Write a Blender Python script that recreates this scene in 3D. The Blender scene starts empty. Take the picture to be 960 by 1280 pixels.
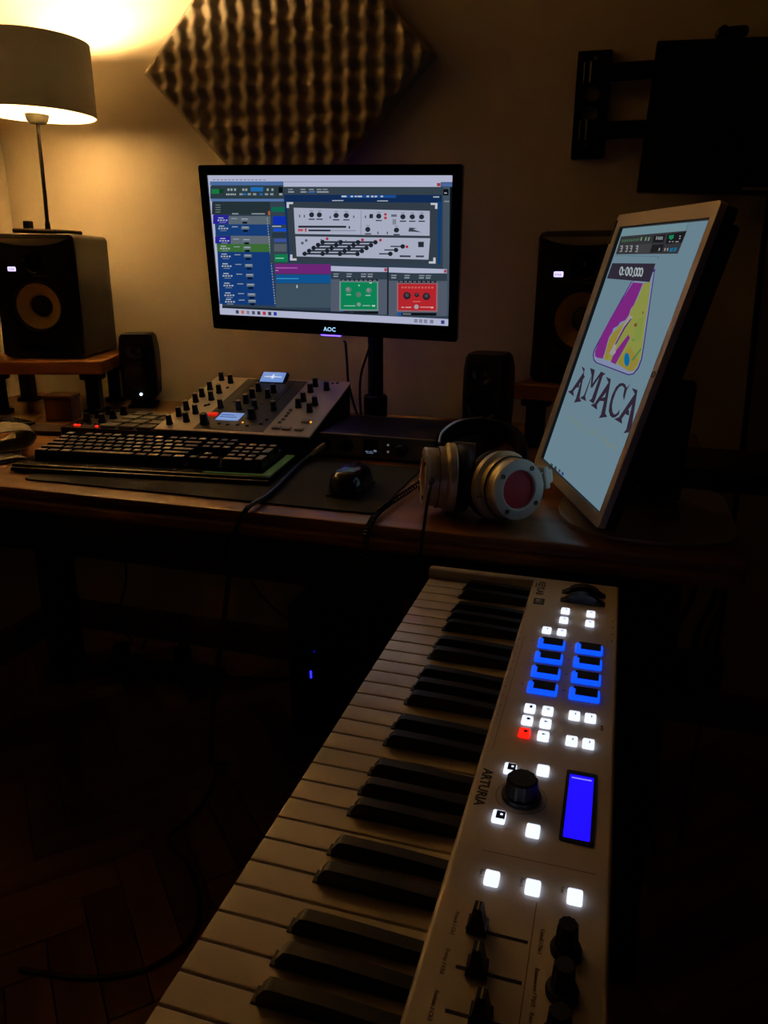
import bpy, bmesh, math, random
from mathutils import Matrix, Vector
random.seed(7)
PI = math.pi
scene = bpy.context.scene
COL = scene.collection

# ------------------------------------------------------------------ camera, world, exposure
KZ = 0.72                                   # height of the white key tops above the floor
cam_d = bpy.data.cameras.new('camera')
cam_d.sensor_fit = 'VERTICAL'; cam_d.sensor_height = 36.0; cam_d.sensor_width = 27.0
cam_d.lens = 961.96 / 1280 * 36.0
cam_d.clip_start = 0.02
cam = bpy.data.objects.new('camera', cam_d); COL.objects.link(cam)
yaw, pitch, roll = .2914, .3104, .007
fwd = Vector((-math.sin(yaw)*math.cos(pitch), math.cos(yaw)*math.cos(pitch), -math.sin(pitch)))
rgt = Vector((math.cos(yaw), math.sin(yaw), 0)); upv = rgt.cross(fwd)
r2 = rgt*math.cos(roll) + upv*math.sin(roll); u2 = upv*math.cos(roll) - rgt*math.sin(roll)
cm = Matrix((r2, u2, -fwd)).transposed().to_4x4()
cm.translation = Vector((.2174, -.9396, .4018 + KZ))
cam.matrix_world = cm
scene.camera = cam

world = bpy.data.worlds.new('night'); scene.world = world
world.use_nodes = True
world.node_tree.nodes['Background'].inputs[0].default_value = (.5, .4, .3, 1)
world.node_tree.nodes['Background'].inputs[1].default_value = 0.0
vs = scene.view_settings
vs.view_transform = 'Standard'; vs.look = 'None'; vs.gamma = 1.0; vs.use_curve_mapping = False
vs.exposure = 0.0
BULB = 800.0                                 # lamp bulb radiance
SCREEN = 0.68                               # luminance of a white pixel on the wall monitor
SCREEN2 = 0.50                              # and on the portrait monitor
BUTTON = 1.25
cy = scene.cycles
cy.use_denoising = True
cy.max_bounces = 10; cy.diffuse_bounces = 6; cy.sample_clamp_indirect = 40.0
cy.caustics_reflective = False; cy.caustics_refractive = False

# ------------------------------------------------------------------ materials
def lin(h):
    if isinstance(h, tuple): h = tuple(c/255 for c in h)
    else: h = ((h >> 16 & 255)/255, (h >> 8 & 255)/255, (h & 255)/255)
    return tuple((c/12.92 if c <= .04045 else ((c+.055)/1.055)**2.4) for c in h)
MATS = {}
def mat(name, col, rough=.5, metal=0, noise=0, scale=20, bump=0, bscale=200, spec=.5, emit=None, estr=0, stretch=None, coat=0):
    if name in MATS: return MATS[name]
    m = bpy.data.materials.new(name); m.use_nodes = True
    nt = m.node_tree; b = nt.nodes['Principled BSDF']
    c = lin(col)
    b.inputs['Base Color'].default_value = (*c, 1)
    b.inputs['Roughness'].default_value = rough; b.inputs['Metallic'].default_value = metal
    b.inputs['Specular IOR Level'].default_value = spec
    if coat: b.inputs['Coat Weight'].default_value = coat; b.inputs['Coat Roughness'].default_value = .12
    tc = nt.nodes.new('ShaderNodeTexCoord')
    vec = tc.outputs['Object']
    if stretch:
        mp = nt.nodes.new('ShaderNodeMapping'); mp.inputs['Scale'].default_value = stretch
        nt.links.new(vec, mp.inputs[0]); vec = mp.outputs[0]
    if noise:
        n = nt.nodes.new('ShaderNodeTexNoise'); n.inputs['Scale'].default_value = scale; n.inputs['Detail'].default_value = 5
        nt.links.new(vec, n.inputs['Vector'])
        r = nt.nodes.new('ShaderNodeValToRGB')
        r.color_ramp.elements[0].color = (*[x*(1-noise) for x in c], 1); r.color_ramp.elements[1].color = (*[min(1, x*(1+noise)) for x in c], 1)
        r.color_ramp.elements[0].position = .3; r.color_ramp.elements[1].position = .7
        nt.links.new(n.outputs['Fac'], r.inputs[0]); nt.links.new(r.outputs[0], b.inputs['Base Color'])
    if bump:
        n2 = nt.nodes.new('ShaderNodeTexNoise'); n2.inputs['Scale'].default_value = bscale; n2.inputs['Detail'].default_value = 3
        nt.links.new(vec, n2.inputs['Vector'])
        bp = nt.nodes.new('ShaderNodeBump'); bp.inputs['Strength'].default_value = bump; bp.inputs['Distance'].default_value = .002
        nt.links.new(n2.outputs['Fac'], bp.inputs['Height']); nt.links.new(bp.outputs[0], b.inputs['Normal'])
    if emit is not None:
        b.inputs['Emission Color'].default_value = (*lin(emit), 1); b.inputs['Emission Strength'].default_value = estr
    MATS[name] = m
    return m
def wood(name, c0, c1, rough=.45, axis='X', rings=14, coat=0):
    if name in MATS: return MATS[name]
    m = bpy.data.materials.new(name); m.use_nodes = True
    nt = m.node_tree; b = nt.nodes['Principled BSDF']; b.inputs['Roughness'].default_value = rough
    if coat: b.inputs['Coat Weight'].default_value = coat; b.inputs['Coat Roughness'].default_value = .2
    tc = nt.nodes.new('ShaderNodeTexCoord'); mp = nt.nodes.new('ShaderNodeMapping')
    mp.inputs['Scale'].default_value = (.12, 1, 1) if axis == 'X' else (1, .12, 1) if axis == 'Y' else (1, 1, .12)
    oi = nt.nodes.new('ShaderNodeObjectInfo')
    ad = nt.nodes.new('ShaderNodeVectorMath'); ad.operation = 'ADD'
    mu = nt.nodes.new('ShaderNodeMath'); mu.operation = 'MULTIPLY'; mu.inputs[1].default_value = 31
    nt.links.new(oi.outputs['Random'], mu.inputs[0]); nt.links.new(mu.outputs[0], ad.inputs[1])
    nt.links.new(tc.outputs['Object'], ad.inputs[0]); nt.links.new(ad.outputs[0], mp.inputs[0])
    n = nt.nodes.new('ShaderNodeTexNoise'); n.inputs['Scale'].default_value = rings; n.inputs['Detail'].default_value = 8; n.inputs['Distortion'].default_value = 1.2
    nt.links.new(mp.outputs[0], n.inputs['Vector'])
    r = nt.nodes.new('ShaderNodeValToRGB'); r.color_ramp.elements[0].position = .32; r.color_ramp.elements[1].position = .68
    r.color_ramp.elements[0].color = (*lin(c0), 1); r.color_ramp.elements[1].color = (*lin(c1), 1)
    nt.links.new(n.outputs['Fac'], r.inputs[0])
    hs = nt.nodes.new('ShaderNodeHueSaturation')
    mr = nt.nodes.new('ShaderNodeMapRange'); mr.inputs[3].default_value = .72; mr.inputs[4].default_value = 1.25
    nt.links.new(oi.outputs['Random'], mr.inputs[0]); nt.links.new(mr.outputs[0], hs.inputs['Value'])
    nt.links.new(r.outputs[0], hs.inputs['Color']); nt.links.new(hs.outputs[0], b.inputs['Base Color'])
    bp = nt.nodes.new('ShaderNodeBump'); bp.inputs['Strength'].default_value = .15; bp.inputs['Distance'].default_value = .001
    nt.links.new(n.outputs['Fac'], bp.inputs['Height']); nt.links.new(bp.outputs[0], b.inputs['Normal'])
    MATS[name] = m
    return m
def picture_mat(name, strength):
    m = bpy.data.materials.new(name); m.use_nodes = True
    nt = m.node_tree; nt.nodes.clear()
    o = nt.nodes.new('ShaderNodeOutputMaterial'); e = nt.nodes.new('ShaderNodeEmission')
    a = nt.nodes.new('ShaderNodeAttribute'); a.attribute_name = 'Col'
    e.inputs[1].default_value = strength
    nt.links.new(a.outputs['Color'], e.inputs[0]); nt.links.new(e.outputs[0], o.inputs[0])
    return m

# ------------------------------------------------------------------ mesh helpers
class MB:
    def __init__(s): s.v = []; s.f = []
    def add(s, vs_, fs, M=None):
        o = len(s.v)
        for p in vs_:
            p = Vector(p)
            s.v.append(tuple(M @ p) if M else tuple(p))
        s.f += [tuple(i+o for i in f) for f in fs]
        return s
    def box(s, x0, x1, y0, y1, z0, z1, bev=0, seg=1, M=None):
        bm = bmesh.new(); bmesh.ops.create_cube(bm, size=1)
        for v in bm.verts:
            v.co = Vector((x0+(v.co.x+.5)*(x1-x0), y0+(v.co.y+.5)*(y1-y0), z0+(v.co.z+.5)*(z1-z0)))
        if bev: bmesh.ops.bevel(bm, geom=bm.edges[:], offset=bev, segments=seg, profile=.5, affect='EDGES', clamp_overlap=True)
        return s.bm(bm, M)
    def bm(s, bm, M=None):
        bm.verts.index_update()
        s.add([v.co.copy() for v in bm.verts], [[v.index for v in f.verts] for f in bm.faces], M); bm.free()
        return s
    def lathe(s, prof, seg=24, M=None, cap=True):
        if prof[0] == prof[-1]: cap = False
        vv = []; ff = []; n = len(prof)
        for i in range(seg):
            a = 2*PI*i/seg
            for r, z in prof: vv.append((r*math.cos(a), r*math.sin(a), z))
        for i in range(seg):
            j = (i+1) % seg
            for k in range(n-1):
                ff.append((i*n+k, j*n+k, j*n+k+1, i*n+k+1))
        if cap and prof[0][0] > 1e-6: ff.append(tuple(i*n for i in range(seg))[::-1])
        if cap and prof[-1][0] > 1e-6: ff.append(tuple(i*n+n-1 for i in range(seg)))
        return s.add(vv, ff, M)
    def cyl(s, p0, p1, r0, r1=None, seg=16):
        r1 = r0 if r1 is None else r1
        p0 = Vector(p0); d = Vector(p1)-p0
        return s.lathe([(r0, 0), (r1, d.length)], seg, Matrix.Translation(p0) @ d.to_track_quat('Z', 'Y').to_matrix().to_4x4())
    def tube(s, pts, r, seg=8, sub=6, closed=False):
        P = [Vector(p) for p in pts]
        if sub > 1: P = smooth_path(P, sub)
        n = len(P); vv = []; ff = []
        t = (P[1]-P[0]).normalized()
        up = Vector((0, 0, 1)) if abs(t.z) < .9 else Vector((1, 0, 0))
        a = t.cross(up).normalized()
        for i in range(n):
            t = (P[min(i+1, n-1)]-P[max(i-1, 0)]).normalized()
            a = (a - t*a.dot(t)).normalized(); b = t.cross(a)
            for k in range(seg):
                w = 2*PI*k/seg; vv.append(P[i] + (a*math.cos(w)+b*math.sin(w))*r)
        for i in range(n-1):
            for k in range(seg):
                k2 = (k+1) % seg
                ff.append((i*seg+k, i*seg+k2, (i+1)*seg+k2, (i+1)*seg+k))
        ff.append(tuple(range(seg))[::-1]); ff.append(tuple((n-1)*seg+k for k in range(seg)))
        return s.add(vv, ff)
    def prism(s, poly, z0, z1, M=None):
        n = len(poly)
        vv = [(x, y, z0) for x, y in poly] + [(x, y, z1) for x, y in poly]
        ff = [tuple(range(n))[::-1], tuple(range(n, 2*n))] + [(i, (i+1) % n, n+(i+1) % n, n+i) for i in range(n)]
        return s.add(vv, ff, M)
    def holed(s, loops, z0, z1, M=None):
        bm = bmesh.new(); es = []
        for lp in loops:
            vs_ = [bm.verts.new((x, y, z0)) for x, y in lp]
            es += [bm.edges.new((vs_[i], vs_[(i+1) % len(vs_)])) for i in range(len(vs_))]
        bmesh.ops.triangle_fill(bm, use_beauty=True, use_dissolve=False, edges=es)
        r = bmesh.ops.extrude_face_region(bm, geom=bm.faces[:])
        for e in r['geom']:
            if isinstance(e, bmesh.types.BMVert): e.co.z = z1
        bmesh.ops.recalc_face_normals(bm, faces=bm.faces[:])
        return s.bm(bm, M)
    def move(s, M): s.v = [tuple(M @ Vector(p)) for p in s.v]; return s
def smooth_path(P, sub):
    out = []
    for i in range(len(P)-1):
        p0 = P[max(i-1, 0)]; p1 = P[i]; p2 = P[i+1]; p3 = P[min(i+2, len(P)-1)]
        for k in range(sub):
            t = k/sub
            out.append(.5*((2*p1)+(p2-p0)*t+(2*p0-5*p1+4*p2-p3)*t*t+(3*p1-p0-3*p2+p3)*t**3))
    out.append(P[-1]); return out
def rrect(x0, x1, y0, y1, r, n=4):
    o = []
    for cx, cy_, a0 in ((x1-r, y1-r, 0), (x0+r, y1-r, 90), (x0+r, y0+r, 180), (x1-r, y0+r, 270)):
        for k in range(n+1):
            a = math.radians(a0+90*k/n); o.append((cx+r*math.cos(a), cy_+r*math.sin(a)))
    return o
def circ(cx, cy_, r, n=16): return [(cx+r*math.cos(2*PI*i/n), cy_+r*math.sin(2*PI*i/n)) for i in range(n)]
def mesh(name, mb, m, sharp=35):
    me = bpy.data.meshes.new(name); me.from_pydata(mb.v, [], mb.f); me.materials.append(m)
    bm = bmesh.new(); bm.from_mesh(me)
    bmesh.ops.recalc_face_normals(bm, faces=bm.faces[:])
    lim = math.radians(sharp)
    for f in bm.faces: f.smooth = True
    for e in bm.edges:
        if len(e.link_faces) != 2 or e.calc_face_angle(0) > lim: e.smooth = False
    nn = None
    if len(bm.faces) < 4000:                 # area-weighted corner normals keep big flats flat beside small bevels
        bm.normal_update(); cl = math.cos(lim); nn = []
        ar = [f.calc_area() for f in bm.faces]; bm.faces.index_update()
        for f in bm.faces:
            for v in f.verts:
                s = Vector()
                for g in v.link_faces:
                    if g.normal.dot(f.normal) > cl: s += g.normal*ar[g.index]
                nn.append(s.normalized() if s.length > 1e-12 else f.normal.copy())
    bm.to_mesh(me); bm.free()
    if nn: me.normals_split_custom_set([tuple(n) for n in nn])
    return me
def put(name, me, parent=None, loc=(0, 0, 0), rz=0, label=None, kind=None):
    o = bpy.data.objects.new(name, me); COL.objects.link(o)
    o.parent = parent; o.location = loc; o.rotation_euler = (0, 0, rz)
    if label: o['label'] = label
    if kind: o['kind'] = kind
    return o
def obj(name, mb, m, parent=None, loc=(0, 0, 0), rz=0, label=None, kind=None, sharp=35):
    return put(name, mesh(name, mb, m, sharp), parent, loc, rz, label, kind)
def tag(o, label, cat, group=None):
    o['label'] = label; o['category'] = cat
    if group: o['group'] = group
    return o
def thing(name, label, cat, loc=(0, 0, 0), rz=0, group=None):
    o = bpy.data.objects.new(name, None); COL.objects.link(o); o.empty_display_size = .05
    o.location = loc; o.rotation_euler = (0, 0, rz)
    return tag(o, label, cat, group)
def copy_tree(o, parent=None):
    c = o.copy(); COL.objects.link(c); c.parent = parent
    for ch in list(o.children): copy_tree(ch, c)
    return c
def text_mb(s, size, M=None, thick=.0002, align='LEFT', bold=0):
    cu = bpy.data.curves.new('t', 'FONT'); cu.body = s; cu.size = size; cu.extrude = thick; cu.align_x = align; cu.offset = bold; cu.resolution_u = 2
    o = bpy.data.objects.new('t', cu); COL.objects.link(o)
    dg = bpy.context.evaluated_depsgraph_get(); dg.update()
    me = bpy.data.meshes.new_from_object(o.evaluated_get(dg))
    mb = MB(); mb.add([v.co.copy() for v in me.vertices], [tuple(p.vertices) for p in me.polygons], M)
    bpy.data.objects.remove(o); bpy.data.curves.remove(cu); bpy.data.meshes.remove(me)
    return mb
def picture(name, L, M, w, h, m, parent):
    """flat print of a lit screen: coloured facets on the glass, a tenth of a millimetre apart where they overlap"""
    vv = []; ff = []; cc = []; boxes = []
    for c, q in L:
        P = [(q[i], q[i+1]) for i in range(0, len(q), 2)]
        bb = (min(p[0] for p in P), min(p[1] for p in P), max(p[0] for p in P), max(p[1] for p in P))
        ly = 0
        for b, l in boxes:
            if l >= ly and b[0] < bb[2] and b[2] > bb[0] and b[1] < bb[3] and b[3] > bb[1]: ly = l+1
        boxes.append((bb, ly))
        o = len(vv); vv += [M @ Vector(((x-.5)*w, -.0001*ly, (.5-y)*h)) for x, y in P]
        ff.append(tuple(range(o, o+len(P)))); cc += [(*lin(c), 1)]*len(P)
    me = bpy.data.meshes.new(name); me.from_pydata([tuple(v) for v in vv], [], ff); me.materials.append(m)
    ca = me.color_attributes.new('Col', 'FLOAT_COLOR', 'POINT')
    ca.data.foreach_set('color', [x for c in cc for x in c])
    return put(name, me, parent)
T = Matrix.Translation
def RX(a): return Matrix.Rotation(a, 4, 'X')
def RY(a): return Matrix.Rotation(a, 4, 'Y')
def RZ(a): return Matrix.Rotation(a, 4, 'Z')
def aim2(p, n, x):
    n = Vector(n).normalized(); x = Vector(x); x = (x-n*x.dot(n)).normalized()
    M = Matrix((x, n.cross(x), n)).transposed().to_4x4(); M.translation = Vector(p); return M
def shade_mat(name, col, k):
    m = bpy.data.materials.new(name); m.use_nodes = True
    nt = m.node_tree; nt.nodes.clear()
    o = nt.nodes.new('ShaderNodeOutputMaterial'); a = nt.nodes.new('ShaderNodeBsdfDiffuse'); b = nt.nodes.new('ShaderNodeBsdfTranslucent'); x = nt.nodes.new('ShaderNodeMixShader')
    n = nt.nodes.new('ShaderNodeTexNoise'); n.inputs['Scale'].default_value = 300; r = nt.nodes.new('ShaderNodeValToRGB')
    c = lin(col); r.color_ramp.elements[0].color = (*[v*.85 for v in c], 1); r.color_ramp.elements[1].color = (*[min(1, v*1.1) for v in c], 1)
    tc = nt.nodes.new('ShaderNodeTexCoord'); nt.links.new(tc.outputs['Object'], n.inputs['Vector']); nt.links.new(n.outputs['Fac'], r.inputs[0])
    nt.links.new(r.outputs[0], a.inputs[0]); nt.links.new(r.outputs[0], b.inputs[0]); x.inputs[0].default_value = k
    nt.links.new(a.outputs[0], x.inputs[1]); nt.links.new(b.outputs[0], x.inputs[2]); nt.links.new(x.outputs[0], o.inputs[0])
    return m
def aim(p, d): return T(Vector(p)) @ Vector(d).to_track_quat('Z', 'Y').to_matrix().to_4x4()

black = mat('black_plastic', 0x17171a, .42, bump=.15, bscale=900)
blackmatte = mat('black_matte', 0x121214, .7, bump=.2, bscale=600)
gloss = mat('black_gloss', 0x0c0c0e, .12)
rubber = mat('black_rubber', 0x141414, .65)
steel = mat('brushed_steel', 0xb8b6b0, .32, 1, noise=.06, scale=60)
white_pl = mat('white_plastic', 0xcfc6ba, .38, bump=.03)
white_gl = mat('white_key_gloss', 0xdcd3c6, .22, coat=.25)

# ------------------------------------------------------------------ what the two lit screens show: (sRGB colour, u,v outline)
MIX_PICTURE = [
((58,74,92),[0.000,0.000,1.000,0.000,1.000,1.000,0.000,1.000]),((205,210,240),[0.000,0.000,1.000,0.000,1.000,0.042,0.000,0.042]),
((205,210,240),[0.000,0.000,0.012,0.000,0.012,1.000,0.000,1.000]),((140,145,170),[0.022,0.027,0.032,0.027,0.032,0.033,0.021,0.033]),
((140,145,170),[0.039,0.027,0.049,0.027,0.049,0.033,0.038,0.033]),((140,145,170),[0.056,0.027,0.066,0.027,0.066,0.033,0.055,0.033]),
((140,145,170),[0.073,0.027,0.083,0.027,0.083,0.033,0.072,0.033]),((140,145,170),[0.090,0.027,0.100,0.027,0.100,0.033,0.089,0.033]),
((140,145,170),[0.106,0.027,0.117,0.027,0.116,0.033,0.106,0.033]),((140,145,170),[0.123,0.027,0.134,0.027,0.133,0.033,0.123,0.033]),
((140,145,170),[0.140,0.027,0.150,0.027,0.150,0.033,0.140,0.033]),((140,145,170),[0.157,0.027,0.167,0.027,0.167,0.033,0.156,0.033]),
((140,145,170),[0.173,0.027,0.184,0.027,0.183,0.033,0.173,0.033]),((140,145,170),[0.190,0.027,0.200,0.027,0.200,0.033,0.190,0.033]),
((140,145,170),[0.207,0.027,0.217,0.027,0.217,0.033,0.206,0.033]),((140,145,170),[0.223,0.027,0.233,0.027,0.233,0.033,0.223,0.033]),
((140,145,170),[0.240,0.027,0.250,0.027,0.250,0.033,0.240,0.033]),((88,125,185),[0.008,0.041,0.325,0.040,0.324,0.066,0.006,0.067]),
((205,210,240),[0.326,0.044,0.955,0.042,0.955,0.072,0.325,0.075]),((190,60,80),[0.941,0.048,0.954,0.048,0.954,0.068,0.941,0.068]),
((88,120,180),[0.957,0.046,0.998,0.046,0.999,0.070,0.958,0.070]),((52,70,78),[0.008,0.071,0.324,0.069,0.320,0.155,0.002,0.159]),
((30,140,75),[0.012,0.093,0.046,0.093,0.044,0.124,0.010,0.125]),((20,70,45),[0.046,0.093,0.066,0.092,0.064,0.120,0.045,0.120]),
((40,125,205),[0.185,0.078,0.239,0.078,0.237,0.107,0.183,0.107]),((170,185,190),[0.083,0.088,0.092,0.088,0.091,0.104,0.082,0.104]),
((170,185,190),[0.096,0.088,0.105,0.088,0.105,0.104,0.095,0.104]),((170,185,190),[0.112,0.088,0.121,0.088,0.120,0.104,0.111,0.104]),
((170,185,190),[0.148,0.088,0.157,0.088,0.156,0.104,0.147,0.104]),((170,185,190),[0.161,0.088,0.170,0.088,0.169,0.104,0.160,0.104]),
((170,185,190),[0.254,0.087,0.262,0.087,0.262,0.103,0.253,0.103]),((170,185,190),[0.274,0.087,0.283,0.087,0.282,0.103,0.273,0.103]),
((200,210,215),[0.076,0.122,0.081,0.122,0.081,0.134,0.075,0.134]),((200,210,215),[0.085,0.122,0.090,0.122,0.090,0.134,0.084,0.134]),
((200,210,215),[0.094,0.122,0.100,0.122,0.099,0.134,0.094,0.134]),((200,210,215),[0.103,0.122,0.109,0.122,0.108,0.134,0.103,0.134]),
((200,210,215),[0.113,0.122,0.118,0.122,0.117,0.134,0.112,0.134]),((160,170,180),[0.134,0.120,0.148,0.120,0.147,0.133,0.133,0.134]),
((40,120,200),[0.149,0.120,0.163,0.119,0.163,0.133,0.148,0.133]),((160,170,180),[0.170,0.119,0.184,0.119,0.183,0.133,0.169,0.133]),
((160,170,180),[0.193,0.119,0.207,0.119,0.207,0.133,0.192,0.133]),((40,120,200),[0.221,0.119,0.235,0.119,0.235,0.133,0.221,0.133]),
((160,170,180),[0.244,0.119,0.258,0.119,0.258,0.132,0.244,0.132]),((160,170,180),[0.267,0.119,0.281,0.118,0.281,0.132,0.267,0.132]),
((180,190,200),[0.306,0.118,0.319,0.118,0.319,0.132,0.305,0.132]),((12,18,24),[0.305,0.077,0.322,0.077,0.321,0.116,0.303,0.116]),
((100,135,195),[0.005,0.159,0.324,0.155,0.324,0.173,0.004,0.177]),((44,60,66),[0.009,0.179,0.265,0.176,0.261,0.263,0.003,0.268]),
((120,135,140),[0.024,0.199,0.046,0.199,0.046,0.205,0.023,0.205]),((120,135,140),[0.023,0.215,0.045,0.215,0.045,0.221,0.022,0.221]),
((120,135,140),[0.022,0.231,0.044,0.231,0.044,0.237,0.021,0.237]),((120,135,140),[0.021,0.248,0.043,0.247,0.043,0.253,0.020,0.254]),
((160,170,175),[0.094,0.256,0.123,0.256,0.123,0.264,0.094,0.265]),((160,170,175),[0.181,0.255,0.239,0.254,0.239,0.262,0.180,0.263]),
((210,110,60),[0.254,0.239,0.262,0.239,0.261,0.267,0.253,0.268]),((105,118,130),[0.077,0.277,0.266,0.273,0.263,0.332,0.074,0.336]),
((48,42,175),[0.008,0.270,0.078,0.269,0.074,0.332,0.004,0.334]),((28,72,140),[0.015,0.336,0.268,0.330,0.265,0.409,0.010,0.417]),
((110,122,134),[0.080,0.415,0.262,0.410,0.259,0.467,0.076,0.473]),((48,42,175),[0.009,0.421,0.079,0.419,0.076,0.469,0.006,0.472]),
((70,125,62),[0.015,0.475,0.262,0.467,0.260,0.523,0.012,0.533]),((24,68,138),[0.013,0.533,0.260,0.523,0.261,0.913,0.001,0.921]),
((205,215,225),[0.030,0.288,0.054,0.288,0.054,0.294,0.030,0.294]),((190,200,210),[0.027,0.303,0.035,0.302,0.034,0.313,0.026,0.313]),
((190,200,210),[0.039,0.302,0.047,0.302,0.046,0.312,0.038,0.313]),((190,200,210),[0.051,0.302,0.059,0.302,0.058,0.312,0.050,0.312]),
((190,200,210),[0.063,0.302,0.071,0.302,0.070,0.312,0.062,0.312]),((150,165,180),[0.034,0.321,0.063,0.320,0.063,0.324,0.033,0.325]),
((165,180,195),[0.089,0.291,0.115,0.291,0.115,0.297,0.088,0.297]),((120,135,150),[0.131,0.290,0.165,0.290,0.164,0.310,0.130,0.311]),
((205,215,225),[0.135,0.294,0.161,0.294,0.161,0.298,0.134,0.298]),((14,26,46),[0.137,0.315,0.158,0.314,0.158,0.328,0.137,0.329]),
((205,215,225),[0.030,0.346,0.054,0.345,0.054,0.351,0.030,0.352]),((190,200,210),[0.027,0.360,0.035,0.360,0.034,0.370,0.026,0.371]),
((190,200,210),[0.039,0.360,0.047,0.360,0.046,0.370,0.038,0.370]),((190,200,210),[0.051,0.360,0.059,0.359,0.058,0.370,0.050,0.370]),
((190,200,210),[0.063,0.359,0.071,0.359,0.070,0.370,0.062,0.370]),((150,165,180),[0.034,0.379,0.063,0.378,0.063,0.382,0.033,0.383]),
((165,180,195),[0.089,0.348,0.115,0.348,0.115,0.354,0.089,0.355]),((120,135,150),[0.131,0.347,0.166,0.347,0.165,0.367,0.130,0.368]),
((205,215,225),[0.135,0.351,0.162,0.351,0.161,0.355,0.135,0.355]),((14,26,46),[0.138,0.372,0.159,0.371,0.158,0.386,0.137,0.386]),
((205,215,225),[0.031,0.433,0.055,0.432,0.054,0.439,0.030,0.439]),((190,200,210),[0.027,0.448,0.035,0.448,0.034,0.458,0.026,0.458]),
((190,200,210),[0.039,0.447,0.047,0.447,0.047,0.458,0.038,0.458]),((190,200,210),[0.051,0.447,0.059,0.447,0.059,0.457,0.051,0.458]),
((190,200,210),[0.063,0.447,0.071,0.446,0.071,0.457,0.063,0.457]),((150,165,180),[0.034,0.466,0.064,0.465,0.063,0.470,0.034,0.471]),
((165,180,195),[0.090,0.435,0.116,0.435,0.116,0.441,0.089,0.442]),((120,135,150),[0.132,0.434,0.167,0.433,0.166,0.454,0.131,0.455]),
((205,215,225),[0.136,0.438,0.163,0.437,0.162,0.441,0.136,0.442]),((14,26,46),[0.139,0.459,0.160,0.458,0.159,0.473,0.138,0.473]),
((205,215,225),[0.031,0.488,0.055,0.487,0.055,0.493,0.030,0.494]),((190,200,210),[0.027,0.503,0.035,0.502,0.035,0.513,0.026,0.513]),
((190,200,210),[0.039,0.502,0.047,0.502,0.047,0.512,0.039,0.513]),((190,200,210),[0.051,0.502,0.060,0.501,0.059,0.512,0.051,0.512]),
((190,200,210),[0.064,0.501,0.072,0.501,0.071,0.512,0.063,0.512]),((150,165,180),[0.034,0.521,0.064,0.520,0.064,0.524,0.034,0.526]),
((165,180,195),[0.090,0.490,0.117,0.489,0.116,0.495,0.090,0.496]),((120,135,150),[0.133,0.488,0.167,0.487,0.166,0.508,0.132,0.509]),
((205,215,225),[0.137,0.492,0.163,0.491,0.163,0.496,0.136,0.497]),((14,26,46),[0.139,0.513,0.161,0.512,0.160,0.527,0.139,0.528]),
((205,215,225),[0.031,0.545,0.055,0.544,0.055,0.550,0.030,0.551]),((190,200,210),[0.027,0.560,0.035,0.560,0.035,0.570,0.027,0.571]),
((190,200,210),[0.039,0.559,0.048,0.559,0.047,0.570,0.039,0.570]),((190,200,210),[0.052,0.559,0.060,0.559,0.059,0.569,0.051,0.570]),
((190,200,210),[0.064,0.558,0.072,0.558,0.071,0.569,0.063,0.569]),((150,165,180),[0.034,0.579,0.064,0.578,0.064,0.582,0.034,0.583]),
((165,180,195),[0.090,0.547,0.117,0.546,0.117,0.552,0.090,0.553]),((120,135,150),[0.133,0.545,0.168,0.544,0.167,0.565,0.132,0.566]),
((205,215,225),[0.137,0.549,0.164,0.548,0.164,0.552,0.137,0.553]),((14,26,46),[0.140,0.570,0.161,0.569,0.161,0.584,0.139,0.585]),
((205,215,225),[0.031,0.615,0.056,0.614,0.055,0.621,0.031,0.622]),((190,200,210),[0.027,0.631,0.036,0.630,0.035,0.641,0.027,0.641]),
((190,200,210),[0.040,0.630,0.048,0.630,0.047,0.640,0.039,0.641]),((190,200,210),[0.052,0.629,0.060,0.629,0.060,0.640,0.051,0.640]),
((190,200,210),[0.064,0.629,0.072,0.629,0.072,0.639,0.064,0.640]),((150,165,180),[0.034,0.650,0.064,0.648,0.064,0.653,0.034,0.654]),
((165,180,195),[0.091,0.617,0.118,0.616,0.117,0.622,0.090,0.623]),((120,135,150),[0.134,0.615,0.169,0.614,0.168,0.635,0.133,0.637]),
((205,215,225),[0.138,0.619,0.165,0.618,0.165,0.622,0.138,0.624]),((14,26,46),[0.141,0.641,0.162,0.640,0.162,0.655,0.140,0.656]),
((205,215,225),[0.031,0.687,0.056,0.685,0.056,0.692,0.031,0.693]),((190,200,210),[0.027,0.702,0.036,0.702,0.035,0.713,0.027,0.713]),
((190,200,210),[0.040,0.701,0.048,0.701,0.047,0.712,0.039,0.712]),((190,200,210),[0.052,0.701,0.060,0.700,0.060,0.711,0.052,0.712]),
((190,200,210),[0.065,0.700,0.073,0.700,0.072,0.711,0.064,0.711]),((150,165,180),[0.035,0.721,0.065,0.720,0.065,0.724,0.034,0.726]),
((165,180,195),[0.091,0.688,0.118,0.687,0.118,0.693,0.091,0.695]),((120,135,150),[0.135,0.686,0.170,0.684,0.169,0.706,0.134,0.708]),
((205,215,225),[0.139,0.690,0.166,0.689,0.165,0.693,0.138,0.694]),((14,26,46),[0.142,0.712,0.163,0.710,0.162,0.726,0.141,0.727]),
((205,215,225),[0.031,0.759,0.056,0.757,0.056,0.764,0.031,0.765]),((190,200,210),[0.028,0.774,0.036,0.774,0.035,0.785,0.027,0.785]),
((190,200,210),[0.040,0.774,0.048,0.773,0.048,0.784,0.039,0.785]),((190,200,210),[0.053,0.773,0.061,0.773,0.060,0.784,0.052,0.784]),
((190,200,210),[0.065,0.772,0.073,0.772,0.073,0.783,0.064,0.783]),((150,165,180),[0.035,0.794,0.065,0.792,0.065,0.796,0.034,0.798]),
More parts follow.
